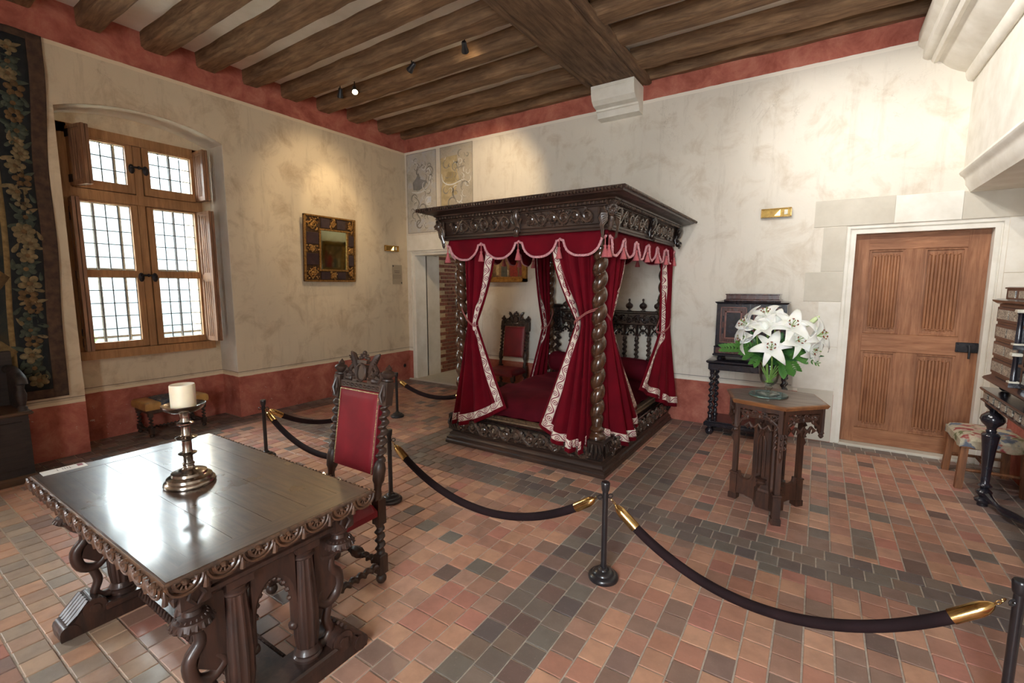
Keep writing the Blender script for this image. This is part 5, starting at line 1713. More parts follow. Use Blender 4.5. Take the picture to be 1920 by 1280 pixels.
def leaf_mesh(P, W, nrm, n=12, fold=.25):
    P = [Vector(p) for p in P]; nv = Vector(nrm).normalized(); vs = []; fs = []
    for i in range(n + 1):
        t = i / n; c = plerp(P, t); tg = (plerp(P, min(1, t + .04)) - plerp(P, max(0, t - .04))).normalized(); s = tg.cross(nv).normalized()
        w = W * math.sin(PI * min(.985, t * .93 + .05)) ** .8
        vs += [c - s * w + nv * w * fold, c, c + s * w + nv * w * fold]
    for i in range(n):
        for j in range(2): fs.append((i * 3 + j, i * 3 + j + 1, (i + 1) * 3 + j + 1, (i + 1) * 3 + j))
    return MB().add(vs, fs)


rl = random.Random(21)
lv = [(-.10, 1.20, .05), (-.13, 1.24, .02), (.09, 1.12, .1), (.14, 1.14, .06), (.05, 1.19, .08), (-.03, 1.21, .07), (.12, 1.2, .02), (.04, 1.12, .1), (-.06, 1.08, .12), (.3, 1.1, .02), (-.02, 1.17, .05), (.17, 1.07, .07), (.09, 1.21, .0), (-.07, 1.14, .08), (.06, 1.24, -.02), (.2, 1.1, .06), (.24, 1.13, .03), (.11, 1.07, .1), (-.1, 1.1, .1), (-.03, 1.12, .1), (-.14, 1.13, .07), (.16, 1.16, .05)]
for i, (r_, u_, f_) in enumerate(lv):
    e = L_(r_, u_, f_); s0 = Vector((vx, vy, VZ + .2)) + side * r_ * .25
    mid = (s0 + e) / 2 + Vector((0, 0, .03))
    t = build('lily_leaf', leaf_mesh([s0 - e, mid - e, e - e], .026 if i != 9 else .014, cdir + Vector((0, 0, .6))), m_leaf, smooth=60)
    t.location = e; t.modifiers.new('thick', 'SOLIDIFY').thickness = .0012
    tag(t, 'pointed dark green lily leaf among the white blooms', 'leaf', 'lily leaves in the bouquet')


def fern(e, s0, label, W, n=13):
    e = Vector(e); s0 = Vector(s0)
    t = thing('fern_frond', label, 'fern', s0, 0, 'fern fronds in the bouquet')
    P = [Vector((0, 0, 0)), (e - s0) * .5 + Vector((0, 0, .035)), e - s0]
    build('stalk', MB().tube([plerp(P, j / 12) for j in range(13)], .0016, 5), m_fern, t)
    for j in range(n):
        tt = .18 + .8 * j / (n - 1); c = plerp(P, tt); tg = (plerp(P, min(1, tt + .05)) - plerp(P, tt - .05)).normalized()
        nv = (cdir + Vector((0, 0, .9))).normalized(); s = tg.cross(nv).normalized()
        l_ = W * math.sin(PI * (.25 + .7 * (1 - tt))) 
        for sg in (-1, 1):
            o = build('leaflet', leaf_mesh([c, c + (s * sg * .8 + tg * .6).normalized() * l_ * .6, c + (s * sg * .8 + tg * .75).normalized() * l_], l_ * .17, nv, 6), m_fern, t, smooth=60)
    return t


vtop = Vector((vx, vy, VZ + .225))
fern(L_(-.30, 1.12, .06), vtop - side * .03, 'bright fern frond reaching left in front of the black cabinet', .055)
fern(L_(-.20, 1.15, .04), vtop - side * .02, 'shorter fern frond at the left, under the lilies', .05, 10)
fern(L_(.10, .98, .1), vtop + side * .03 + cdir * .05, 'dark fern frond drooping over the rim of the vase', .06)
fern(L_(.15, 1.0, .06), vtop + side * .05, 'fern frond hanging right of the vase', .05, 11)
fern(L_(-.10, 1.03, .1), vtop - side * .03 + cdir * .04, 'small fern tip hanging left of the vase rim', .045, 9)
fern(L_(.27, 1.05, .03), vtop + side * .06, 'thin fern sprig pointing down towards the oak door', .03, 9)

fern(L_(.2, 1.08, .08), vtop + side * .05 + cdir * .03, 'fern frond spreading below the lilies on the door side', .055, 11)
fern(L_(-.16, 1.08, .09), vtop - side * .04 + cdir * .03, 'fern frond spreading low on the left of the bouquet', .055, 11)

# ================================================================ black cabinet on twisted stand
m_black = pm('ebonised_wood', srgb(44, 42, 50), srgb(26, 25, 30), .22, 16, bump=.06, coat=.5)
m_rose = wood('dark_rosewood_panel', srgb(96, 62, 54), srgb(54, 34, 34), .2, 'z', 6, .05, coat=.5, ratio=5)
m_tort = pm('red_brown_stringing', srgb(136, 86, 74), srgb(98, 58, 52), .3, 30, bump=.05, coat=.3)
m_bone = pm('bone_knob', srgb(226, 222, 206), srgb(200, 194, 176), .35, 30, bump=.05)
SX0, SX1, SY0, SY1 = 4.735, 5.45, -.39, -.035
so = ((SX0 + SX1) / 2, (SY0 + SY1) / 2, 0)
sd = thing('cabinet_stand', 'black stand with twisted legs under the small black cabinet', 'stand', so)
sp2 = lambda name, mb, m, parent=None, **k: build(name, mb, m, parent or sd, o=so, **k)
sp2('stand_top', MB().rect_mold(SX0, SX1, SY0, SY1, [(0, .755), (.012, .762), (.02, .772), (.02, .782), (.008, .79)]), m_black)
sp2('frieze', MB().box(SX0, SX1, SY0, SY1, .69, .756, .004), m_black)
sp2('base_shelf', MB().rect_mold(SX0, SX1, SY0, SY1, [(.012, .095), (.018, .105), (.018, .13), (.004, .14), (.004, .15)]), m_black)
for x in (SX0 + .035, SX1 - .035):
    for y in (SY0 + .035, SY1 - .035):
        lg = sp2('leg', MB().twist((x, y, 0), .19, .65, .021, .0085, .062, 1, 12, 11).lathe([(.03, .148), (.03, .16), (.018, .17), (.022, .18), (.018, .192)], 14, T(x, y, 0)).lathe([(.018, .648), (.024, .66), (.018, .668), (.03, .68), (.03, .692)], 14, T(x, y, 0)), m_black)
        sp2('bun_foot', MB().lathe([(0, 0), (.026, .0), (.04, .02), (.042, .04), (.034, .06), (.02, .07), (.02, .08), (.034, .085), (.034, .097)], 18, T(x, y, 0)), m_black)
KX0, KX1, KY0, KY1 = 4.785, 5.405, -.365, -.045
ko = ((KX0 + KX1) / 2, (KY0 + KY1) / 2, .79)
cb = thing('black_cabinet', 'small black two-door cabinet with red-brown inlay behind the lilies', 'cabinet', ko)
cp2 = lambda name, mb, m, parent=None, **k: build(name, mb, m, parent or cb, o=ko, **k)
cp2('carcass', MB().rect_mold(KX0, KX1, KY0, KY1, [(.012, .838), (.018, .845), (.018, .856), (.008, .864), (.008, .928), (.014, .934), (.0, .944), (0, 1.372), (.012, 1.38), (.018, 1.39), (-.03, 1.4), (-.045, 1.405)]), m_black)
cp2('top_box', MB().rect_mold(KX0 + .075, KX1 - .075, KY0 + .05, KY1 - .02, [(.018, 1.402), (.018, 1.412), (0, 1.42), (0, 1.458), (.008, 1.463), (.008, 1.47)]), m_rose)
for x in (KX0 + .04, KX1 - .04):
    for y in (KY0 + .04, KY1 - .04): cp2('bun_foot', MB().lathe([(0, .792), (.02, .792), (.026, .805), (.02, .82), (.014, .826), (.02, .84)], 14, T(x, y, 0)), m_black)
for i in range(2):
    a = lerp(KX0 + .01, KX1 - .01, i / 2) + .003; b_ = lerp(KX0 + .01, KX1 - .01, (i + 1) / 2) - .003
    dd = cp2('door', MB().box(a, b_, KY0 - .012, KY0 + .004, .95, 1.368, .003), m_black)
    def ring_(d, w, y, m, nm):
        q = MB(); A, B_, C_, D__ = a + d, b_ - d, .95 + d, 1.368 - d
        q.box(A, B_, y - .003, y, C_, C_ + w).box(A, B_, y - .003, y, D__ - w, D__).box(A, A + w, y - .003, y, C_, D__).box(B_ - w, B_, y - .003, y, C_, D__)
        return build(nm, q, m, dd, o=ko, smooth=0)
    ring_(.028, .008, KY0 - .011, m_tort, 'inlay_line'); ring_(.07, .012, KY0 - .011, m_tort, 'inlay_line')
    build('inlay_panel', MB().box(a + .04, b_ - .04, KY0 - .0135, KY0 - .01, .99, 1.328), m_rose, dd, o=ko, smooth=0)
    build('center_panel', MB().box(a + .085, b_ - .085, KY0 - .018, KY0 - .01, 1.035, 1.283, .003), m_black, dd, o=ko)
    for (px_, pz_) in ((a + .055, 1.1), (a + .055, 1.22), (b_ - .055, 1.1), (b_ - .055, 1.22)):
        build('inlay_tablet', MB().box(px_ - .008, px_ + .008, KY0 - .0155, KY0 - .012, pz_ - .03, pz_ + .03), m_black, dd, o=ko, smooth=0)
    build('knob', MB().ball((b_ - .02 if i == 0 else a + .02, KY0 - .02, 1.15), .009, seg=10, ring=7), m_bone, dd, o=ko)
dw = cp2('drawer', MB().box(KX0 + .01, KX1 - .01, KY0 - .018, KY0 + .002, .868, .924, .003), m_rose)
for x in (lerp(KX0, KX1, .5), lerp(KX0, KX1, .53) if False else lerp(KX0, KX1, .86)): build('knob', MB().ball((x, KY0 - .026, .896), .009, seg=10, ring=7), m_bone, dw, o=ko)
q = MB()
for x in (KX0 + .05, lerp(KX0, KX1, .45), lerp(KX0, KX1, .55), KX1 - .05): q.box(x - .008, x + .008, KY0 - .0195, KY0 - .017, .873, .919)
build('inlay_line', q, m_tort, dw, o=ko, smooth=0)

# ================================================================ ivory inlaid cabinet at the right wall
k = N('engraved_ivory')
v = k.coord('Object')
pt = k.math('ABSOLUTE', k.math('SUBTRACT', k.noise(v, 70, 4, .6, 1.2), .5))
k.set(Base_Color=k.mix(k.ramp(pt, [(.03, 1), (.07, 0)]), srgb(206, 200, 182), srgb(64, 56, 52)), Roughness=.35, Coat_Weight=.3)
m_ivory = k.m
RX0, RY0, RY1 = 6.65, -2.15, -.90
ro = (6.85, -1.5, 0)
rs = thing('inlaid_side_table', 'black side table with ivory-inlaid drawers and baluster legs at the right wall', 'table', ro)
rp = lambda name, mb, m, parent=None, **k: build(name, mb, m, parent or rs, o=ro, **k)
rp('table_top', MB().rect_mold(RX0 + .02, 7.02, RY0 + .02, RY1 - .02, [(-.01, .735), (.006, .742), (.006, .75), (-.004, .756), (-.004, .808), (.01, .815), (.016, .826), (.01, .834)]), m_black)
for i in range(9):
    a = RY1 - .06 - i * .125
    rp('ivory_plaque', MB().box(RX0 + .0175, RX0 + .0255, a - .085, a, .762, .804), m_ivory, smooth=0)
rp('ivory_plaque', MB().box(RX0 + .05, RX0 + .1, RY1 - .0245, RY1 - .0155, .762, .804), m_ivory, smooth=0)
bal = [(.0, .0), (.03, 0), (.03, .02), (.044, .03), (.048, .045), (.036, .058), (.024, .066), (.03, .075), (.044, .09), (.046, .105), (.034, .12), (.02, .13), (.03, .14), (.042, .148), (.03, .158), (.024, .17), (.026, .25), (.036, .4), (.047, .5), (.05, .515), (.04, .53), (.026, .535), (.03, .545), (.024, .555), (.03, .575), (.055, .6), (.066, .625), (.06, .65), (.036, .675), (.02, .685), (.026, .695), (.045, .715), (.05, .738)]
for x, y in ((6.715, -1.02), (6.715, -2.03), (6.98, -1.02), (6.98, -2.03)): rp('leg', MB().lathe(bal, 26, T(x, y, 0)), m_black)
rp('stretcher', MB().tube([plerp([(6.715, -1.02, .1), (6.76, -1.2, .06), (6.85, -1.5, .07), (6.76, -1.85, .06), (6.715, -2.03, .1)], j / 24) for j in range(25)], [.022 + .006 * math.sin(j) for j in range(25)], 8), m_black)
rp('stretcher', MB().tube([plerp([(6.98, -1.02, .1), (6.93, -1.2, .07), (6.86, -1.5, .07), (6.93, -1.85, .07), (6.98, -2.03, .1)], j / 24) for j in range(25)], [.022 + .006 * math.sin(j) for j in range(25)], 8), m_black)
ro2 = (6.86, -1.5, .835)
rc = thing('inlaid_cabinet', 'black collector cabinet with rows of ivory-inlaid drawers on the side table', 'cabinet', ro2)
rp2 = lambda name, mb, m, parent=None, **k: build(name, mb, m, parent or rc, o=ro2, **k)
CXF = 6.695
rp2('carcass', MB().rect_mold(CXF, 6.995, -2.05, -.955, [(.03, .895), (.038, .905), (.03, .918), (.01, .93), (0, .938), (0, 1.425), (.01, 1.43), (.03, 1.445), (.034, 1.455), (.01, 1.463)]), m_black)
rp2('top_box', MB().rect_mold(CXF + .02, 6.99, -2.03, -.98, [(0, 1.46), (0, 1.528), (.008, 1.532), (.008, 1.54), (-.01, 1.545)]), m_black)
for y in (-1.03, -1.5, -1.97):
    for x in (CXF + .06, 6.97): rp2('bun_foot', MB().lathe([(0, .836), (.016, .836), (.03, .848), (.032, .862), (.02, .876), (.014, .882), (.024, .896)], 16, T(x, y, 0)), m_black)
for r_ in range(4):
    z0 = .955 + r_ * .118
    for c_ in range(2):
        y1 = -.975 - c_ * .59; y0 = y1 - .48
        d_ = rp2('drawer', MB().box(CXF - .012, CXF + .01, y0, y1, z0, z0 + .1, .003), m_black)
        q1 = MB().box(CXF - .0145, CXF - .011, y0 + .022, (y0 + y1) / 2 - .008, z0 + .02, z0 + .082); q2 = MB().box(CXF - .0145, CXF - .011, (y0 + y1) / 2 + .008, y1 - .022, z0 + .02, z0 + .082)
        build('ivory_plaque', q1, m_ivory, d_, o=ro2, smooth=0); build('ivory_plaque', q2, m_ivory, d_, o=ro2, smooth=0)
for y in (-1.52, -1.995):
    for z0, z1 in ((.94, 1.15), (1.17, 1.41)):
        col_ = rp2('colonnette', MB().lathe([(.02, z0 + .03), (.015, z0 + .04), (.013, z1 - .03), (.018, z1 - .02)], 14, T(CXF - .035, y, 0)).box(CXF - .06, CXF, y - .028, y + .028, z0, z0 + .028, .003), m_black)
        build('ivory_capital', MB().box(CXF - .058, CXF - .012, y - .023, y + .023, z1 - .02, z1, .003), m_bone, col_, o=ro2)
        build('ivory_base', MB().box(CXF - .058, CXF - .012, y - .023, y + .023, z0 + .028, z0 + .038), m_bone, col_, o=ro2)
for i in range(5): rp2('ivory_plaque', MB().box(CXF + .016, CXF + .0225, -1.03 - i * .2 - .13, -1.03 - i * .2, 1.472, 1.518), m_ivory, smooth=0)
rp2('ivory_plaque', MB().box(CXF + .05, CXF + .09, -.982, -.9775, 1.472, 1.518), m_ivory, smooth=0)

# ================================================================ stools
k = N('floral_needlework')
v0 = k.coord('Object')
wn = k.n('ShaderNodeTexNoise'); wn.inputs['Scale'].default_value = 18; k.l(v0, wn.inputs['Vector'])
v = k.mix(.12, v0, wn.outputs['Color'])
cell = k.vor(v, 15, 'F1', 'Color'); dst = k.vor(v, 15)
hsv = k.sep(cell)
c = k.ramp(hsv[0], [(0, srgb(186, 174, 148)), (.3, srgb(176, 164, 136)), (.36, srgb(150, 66, 66)), (.66, srgb(96, 104, 120)), (.82, srgb(112, 116, 78)), (.95, srgb(186, 150, 140))], 'CONSTANT')
col = k.mix(k.ramp(dst, [(.4, 0), (.62, .8)]), c, srgb(192, 182, 156))
col = k.mix(k.ramp(k.noise(v, 60, 4), [(.5, 0), (.75, .4)]), col, srgb(110, 100, 84))
k.set(Base_Color=col, Roughness=.9); k.bump(k.noise(v, 300, 2), .3, .002)
m_floral = k.m
m_stoolleg = wood('reddish_beech', srgb(160, 104, 62), srgb(104, 64, 40), .45, 'z', 5, .15)
ss = thing('needlework_stool', 'oak stool with floral needlework seat between the door and the inlaid cabinet', 'stool', (6.82, -.50, 0))
def seatf(u, v):
    x = lerp(-.2, .2, u); y = lerp(-.25, .25, v); e = min(1, min(u, 1 - u, v, 1 - v) * 5)
    return (x, y, .385 + .04 * math.sqrt(max(0, 1 - (1 - e) ** 2)) + .004 * math.sin(20 * x + 13 * y))
q = MB().grid(seatf, 20, 22)
n = 80; lo_ = []
per = [(-.2, -.25), (.2, -.25), (.2, .25), (-.2, .25)]
vs = []
for i in range(n):
    t = i / n * 4; a = per[int(t) % 4]; b_ = per[(int(t) + 1) % 4]; f = t - int(t); x = lerp(a[0], b_[0], f); y = lerp(a[1], b_[1], f)
    w = 1 + .02 * math.sin(i * .9)
    vs += [(x, y, .388), (x * w * 1.01, y * w * 1.01, .36), (x * w * 1.015, y * w * 1.015, .335 + .009 * math.sin(i * .8))]
q.add(vs, [(i * 3 + j, i * 3 + j + 1, ((i + 1) % n) * 3 + j + 1, ((i + 1) % n) * 3 + j) for i in range(n) for j in range(2)])
build('seat_cover', q, m_floral, ss, smooth=50)
build('seat_frame', MB().box(-.185, .185, -.235, .235, .32, .386, .006), m_stoolleg, ss)
for x in (-1, 1):
    for y in (-1, 1):
        build('leg', MB().prism([(x * .165 - .022, y * .21 - .022), (x * .165 + .022, y * .21 - .022), (x * .165 + .022, y * .21 + .022), (x * .165 - .022, y * .21 + .022)], 0, .33, lambda u, v, h: (u + x * .015 * (1 - h / .33) ** 2, v + y * .012 * (1 - h / .33) ** 2, h)), m_stoolleg, ss, smooth=0)
build('stretcher', MB().tube([(0, -.2, .15), (0, .2, .15)], .012, 8).tube([(-.165, -.21, .15), (.165, -.21, .15)], .012, 8).tube([(-.165, .21, .15), (.165, .21, .15)], .012, 8), m_stoolleg, ss)

m_goldleather = pm('ochre_leather', srgb(196, 152, 84), srgb(150, 108, 56), .4, 10, bump=.1, coat=.2)
k = N('blue_grey_tapestry'); v = k.coord('Object'); nn_ = k.noise(v, 26, 5, .65, .8)
k.set(Base_Color=k.ramp(nn_, [(.36, srgb(44, 48, 56)), (.5, srgb(84, 96, 112)), (.6, srgb(120, 104, 90)), (.7, srgb(146, 158, 172))]), Roughness=.8); k.bump(nn_, .3, .004)
m_bluetap = k.m
wbx = thing('footstool', 'small twisted-leg stool with ochre ends and dark woven middle below the window', 'stool', (-.14, -3.40, 0))
for a, b_, m, nm in ((-.29, -.15, m_goldleather, 'end_cushion'), (-.152, .152, m_bluetap, 'woven_cover'), (.15, .29, m_goldleather, 'end_cushion')):
    g = .004 if m is m_bluetap else 0
    build(nm, MB().rect_mold(-.18 - g, .18 + g, a, b_, [(-.015, .285), (0, .29), (.004, .32), (0, .352), (-.012, .366), (-.05, .374 + g)]), m, wbx, smooth=50)
build('seat_rail', MB().box(-.17, .17, -.27, .27, .25, .29, .005), m_chair, wbx)
for x in (-.15, .15):
    for y in (-.245, .245):
        build('leg', MB().ball((x, y, .022), .022, seg=10, ring=7).box(x - .021, x + .021, y - .021, y + .021, .04, .1, .004).twist((x, y, 0), .1, .215, .015, .008, .035, 1, 9, 9).box(x - .02, x + .02, y - .02, y + .02, .215, .262, .004), m_chair, wbx)
for y in (-.245, .245): build('stretcher', MB().twist((0, 0, 0), -.14, .14, .011, .006, .035, 1, 8, 8, M=T(0, y, .07) @ RY(R(90))), m_chair, wbx)
build('stretcher', MB().twist((0, 0, 0), -.245, .245, .011, .006, .035, 1, 8, 8, M=T(0, 0, .07) @ RX(R(90))), m_chair, wbx)

# ================================================================ dark box settle at the left edge
m_settle = wood('blackened_oak', srgb(58, 44, 38), srgb(28, 22, 20), .5, 'y', 4, .25)
m_settle2 = wood('worn_oak_edge', srgb(104, 74, 50), srgb(62, 44, 32), .5, 'y', 4, .2)
se = thing('box_settle', 'dark oak box settle with solid arm against the tapestry at the left edge', 'bench', (.28, -5.0, 0))
so3 = (.28, -5.0, 0)
sf = lambda name, mb, m, **k: build(name, mb, m, se, o=so3, **k)
sf('plinth', MB().rect_mold(.085, .5, -5.42, -4.59, [(.008, 0), (.012, .01), (.012, .05), (0, .065)]), m_settle2)
sf('box_body', MB().box(.09, .495, -5.41, -4.595, .06, .55, .006), m_settle)
for i in range(2):
    a = -5.38 + i * .39; sf('front_panel', MB().box(.488, .503, a, a + .36, .12, .5, .006), m_settle)
sf('side_panel', MB().box(.14, .45, -4.602, -4.588, .12, .5, .006), m_settle)
sf('seat_board', MB().box(.08, .53, -5.43, -4.57, .548, .575, .008), m_settle2)
sf('back', MB().box(.075, .115, -5.42, -4.585, .57, 1.02, .006), m_settle)
for y in (-4.615, -5.39):
    sf('arm_post', MB().lathe([(.03, .574), (.03, .6), (.02, .615), (.03, .66), (.034, .7), (.022, .75), (.028, .78), (.03, .82)], 14, T(.46, y, 0)), m_settle)
    sf('armrest', MB().tube([plerp([(.1, y, .87), (.25, y, .88), (.4, y, .86), (.5, y, .83), (.52, y, .79)], j / 14) for j in range(15)], .036, 10), m_settle)
    sf('arm_panel', MB().box(.115, .44, y - .012, y + .012, .575, .86), m_settle)

# ================================================================ tapestry
k = N('woven_tapestry'); v = k.coord('Object')
big = k.noise(v, 2.2, 6, .65, .8); weave = k.noise(k.coord('Object', (1, 1, 6)), 240, 2)
col = k.ramp(big, [(.3, srgb(26, 32, 36)), (.46, srgb(44, 52, 50)), (.56, srgb(66, 62, 48)), (.7, srgb(92, 80, 58))])
k.set(Base_Color=k.mix(k.ramp(weave, [(.4, 0), (.7, .35)]), col, srgb(22, 24, 28)), Roughness=.95); k.bump(weave, .4, .003); m_tap = k.m
m_tapnavy = pm('tapestry_navy', srgb(38, 42, 42), srgb(22, 26, 28), .95, 14, bump=.3)
m_tapbr = pm('tapestry_brown_border', srgb(92, 70, 54), srgb(62, 45, 38), .95, 18, bump=.3)
m_tapgold = pm('tapestry_gold_line', srgb(150, 128, 84), srgb(110, 90, 58), .95, 24, bump=.3)
m_cream = pm('tapestry_cream', srgb(150, 132, 96), srgb(98, 86, 60), .95, 26, bump=.3)
m_grey = pm('tapestry_sage', srgb(84, 92, 76), srgb(52, 62, 56), .95, 26, bump=.3)
m_rust = pm('tapestry_ochre', srgb(128, 100, 62), srgb(80, 62, 42), .95, 26, bump=.3)
to = (.03, -4.7, .6)
tpz = thing('wall_tapestry', 'old dark tapestry with flower border hanging left of the window', 'tapestry', to)
def tapx(y, z): return .03 + .012 * math.sin(z * 5 + y * 2) * (1 if z < 3.4 else .2) + .008 * math.sin(y * 11) + (.015 * math.sin((z - .6) * 2.6) if y > -4.4 else 0)
def edge_y(z): return -4.245 + (z - .58) / 3.04 * .08 + .006 * math.sin(z * 4.3)
def strip(y_a, y_b, z0, z1, off, nu=6, nv=60):
    return MB().grid(lambda u, v: (lambda z: (lambda y: (tapx(y, z) + off, y, z))(lerp(y_a(z), y_b(z), u)))(lerp(z0, z1, v)), nu, nv)
def tpart(name, q, m):
    o = build(name, q, m, tpz, o=to, smooth=60); md = o.modifiers.new('thick', 'SOLIDIFY'); md.thickness = .004; md.offset = -1
    return o
tpart('woven_field', strip(lambda z: -5.28, lambda z: edge_y(z) - .01, .575, 3.625, 0, 24, 60), m_tap)
tpart('outer_border', strip(lambda z: edge_y(z) - .1, lambda z: edge_y(z), .57, 3.63, .003), m_tapbr)
tpart('outer_border', strip(lambda z: -5.28, lambda z: edge_y(z) - .1, .57, .65, .003, 20, 4), m_tapbr)
tpart('outer_border', strip(lambda z: -5.28, lambda z: edge_y(z) - .1, 3.57, 3.63, .003, 20, 4), m_tapbr)
tpart('flower_border', strip(lambda z: edge_y(z) - .3, lambda z: edge_y(z) - .1, .65, 3.57, .0025), m_tapnavy)
tpart('flower_border', strip(lambda z: -5.28, lambda z: edge_y(z) - .3, .65, .8, .0025, 20, 4), m_tapnavy)
tpart('flower_border', strip(lambda z: -5.28, lambda z: edge_y(z) - .3, 3.42, 3.57, .0025, 20, 4), m_tapnavy)
tpart('gold_line', strip(lambda z: edge_y(z) - .335, lambda z: edge_y(z) - .3, .8, 3.45, .003, 2), m_tapgold)
tpart('gold_line', strip(lambda z: -5.28, lambda z: edge_y(z) - .3, .8, .835, .003, 20, 2), m_tapgold)
rf = random.Random(5)
def woven(kind, cy_, cz_, r_, a0, m):
    q = MB(); pl_ = lambda u, v: (tapx(cy_ + u, cz_ + v) + .0068, cy_ + u, cz_ + v)
    if kind == 'flower':
        n_ = rf.choice([5, 6, 7])
        for i in range(n_):
            a = a0 + 2 * PI * i / n_; pts = []
            for j in range(10):
                b_ = 2 * PI * j / 10; u = r_ * .62 + r_ * .42 * math.cos(b_); w = r_ * .36 * math.sin(b_)
                pts.append(pl_(u * math.cos(a) - w * math.sin(a), u * math.sin(a) + w * math.cos(a)))
            bx = len(q.v); q.v += [(p[0] + .0004 * i, p[1], p[2]) for p in pts]; q.f.append(tuple(range(bx, bx + 10)))
        o = tpart('woven_flower', q, m)
        c_ = MB(); c_.v += [(p[0] + .004, p[1], p[2]) for p in [pl_(r_ * .26 * math.cos(j), r_ * .26 * math.sin(j)) for j in [2 * PI * i / 10 for i in range(10)]]]; c_.f.append(tuple(range(10)))
        o2 = build('woven_flower_heart', c_, m_rust if m is not m_rust else m_tapnavy, o, o=to)
    else:
        pts = []
        for j in range(12):
            t = j / 12; b_ = 2 * PI * t; u = r_ * math.cos(b_); w = r_ * .34 * math.sin(b_) * (1 - .5 * math.cos(b_))
            pts.append(pl_(u * math.cos(a0) - w * math.sin(a0), u * math.sin(a0) + w * math.cos(a0)))
        q.v += pts; q.f.append(tuple(range(12))); tpart('woven_leaf', q, m)
z = .74; i = 0
while z < 3.52:
    r_ = rf.uniform(.05, .075); yc_ = edge_y(z) - .2 + rf.uniform(-.03, .03)
    woven('flower', yc_, z, r_, rf.uniform(0, 6), rf.choice([m_cream, m_cream, m_rust, m_grey]))
    for s in (-1, 1):
        woven('leaf', yc_ + s * rf.uniform(.04, .075), z + rf.uniform(.03, .08), rf.uniform(.035, .05), rf.uniform(0, 3), rf.choice([m_grey, m_grey, m_cream]))
    z += r_ * 1.65; i += 1
for i in range(7):
    woven('flower', -4.62 - i * .095, .725 + rf.uniform(-.01, .01), rf.uniform(.045, .06), rf.uniform(0, 6), rf.choice([m_cream, m_rust, m_grey]))
# figures in the woven scene: a sleeve with a hand and a foot, as broad patches of paler thread
for pts, m in (([(-4.52, 1.62), (-4.6, 1.7), (-4.72, 1.6), (-4.7, 1.5), (-4.58, 1.52)], m_rust), ([(-4.66, 1.53), (-4.74, 1.55), (-4.8, 1.42), (-4.72, 1.36)], m_cream), ([(-4.53, 1.0), (-4.62, 1.1), (-4.74, 1.06), (-4.76, .96), (-4.62, .9)], m_tapgold), ([(-4.55, 2.3), (-4.75, 2.5), (-4.9, 2.35), (-4.8, 2.1)], m_grey)):
    q = MB(); q.v += [(tapx(y, z) + .006, y, z) for y, z in pts]; q.f.append(tuple(range(len(pts)))); tpart('woven_figure', q, m)
# ================================================================ gilt mirror on the window wall
m_gilt = pm('antique_gilding', srgb(200, 152, 84), srgb(120, 84, 44), .38, 45, metal=.75, bump=.5)
m_tortp = pm('dark_tortoiseshell', srgb(70, 48, 48), srgb(40, 28, 32), .3, 8, bump=.05, coat=.4)
k = N('old_mirror_glass'); k.set(Base_Color=srgb(176, 190, 172), Metallic=1.0, Roughness=.06)
k.bump(k.noise(k.coord('Object'), 9, 3), .03, .01); m_mirror = k.m
MY0, MY1, MZ0, MZ1 = -1.865, -1.075, 1.61, 2.475
mo = (.0, (MY0 + MY1) / 2, (MZ0 + MZ1) / 2)
mi = thing('gilt_mirror', 'rectangular mirror in a wide gilt and dark panelled frame on the window wall', 'mirror', mo)
mi.rotation_euler = (0, R(3), 0)
mp_ = lambda name, mb, m, parent=None, **k: build(name, mb, m, parent or mi, o=mo, **k)
GY0, GY1, GZ0, GZ1 = -1.625, -1.22, 1.775, 2.285
m_ground = pm('dark_gilt_ground', srgb(96, 66, 36), srgb(54, 36, 22), .45, 40, metal=.4, bump=.4)
mp_('frame_board', MB().box(.035, .06, MY0, MY1, MZ0, MZ1, .003), m_ground)
mp_('mirror_glass', MB().box(.058, .063, GY0, GY1, GZ0, GZ1), m_mirror, smooth=0)
q = MB()
for a, b, c, d in ((GY0 - .025, GY1 + .025, GZ0 - .025, GZ0), (GY0 - .025, GY1 + .025, GZ1, GZ1 + .025), (GY0 - .025, GY0, GZ0, GZ1), (GY1, GY1 + .025, GZ0, GZ1)): q.box(.058, .076, a, b, c, d, .004)
for a, b, c, d in ((MY0, MY1, MZ0, MZ0 + .022), (MY0, MY1, MZ1 - .022, MZ1), (MY0, MY0 + .022, MZ0, MZ1), (MY1 - .022, MY1, MZ0, MZ1)): q.box(.057, .078, a, b, c, d, .004)
mp_('gilt_moulding', q, m_gilt)
wy, wz = GY0 - .025 - MY0 - .022, GZ0 - .025 - MZ0 - .022
for a, b, c, d in ((MY0 + .03, GY0 - .033, 1.83, 1.98), (MY0 + .03, GY0 - .033, 2.10, 2.25), (GY1 + .033, MY1 - .03, 1.83, 1.98), (GY1 + .033, MY1 - .03, 2.10, 2.25),
                   (-1.62, -1.49, MZ0 + .03, GZ0 - .033), (-1.37, -1.24, MZ0 + .03, GZ0 - .033), (-1.62, -1.49, GZ1 + .033, MZ1 - .03), (-1.37, -1.24, GZ1 + .033, MZ1 - .03)):
    mp_('shell_panel', MB().box(.057, .072, a, b, c, d, .004), m_tortp)
rr = random.Random(4)
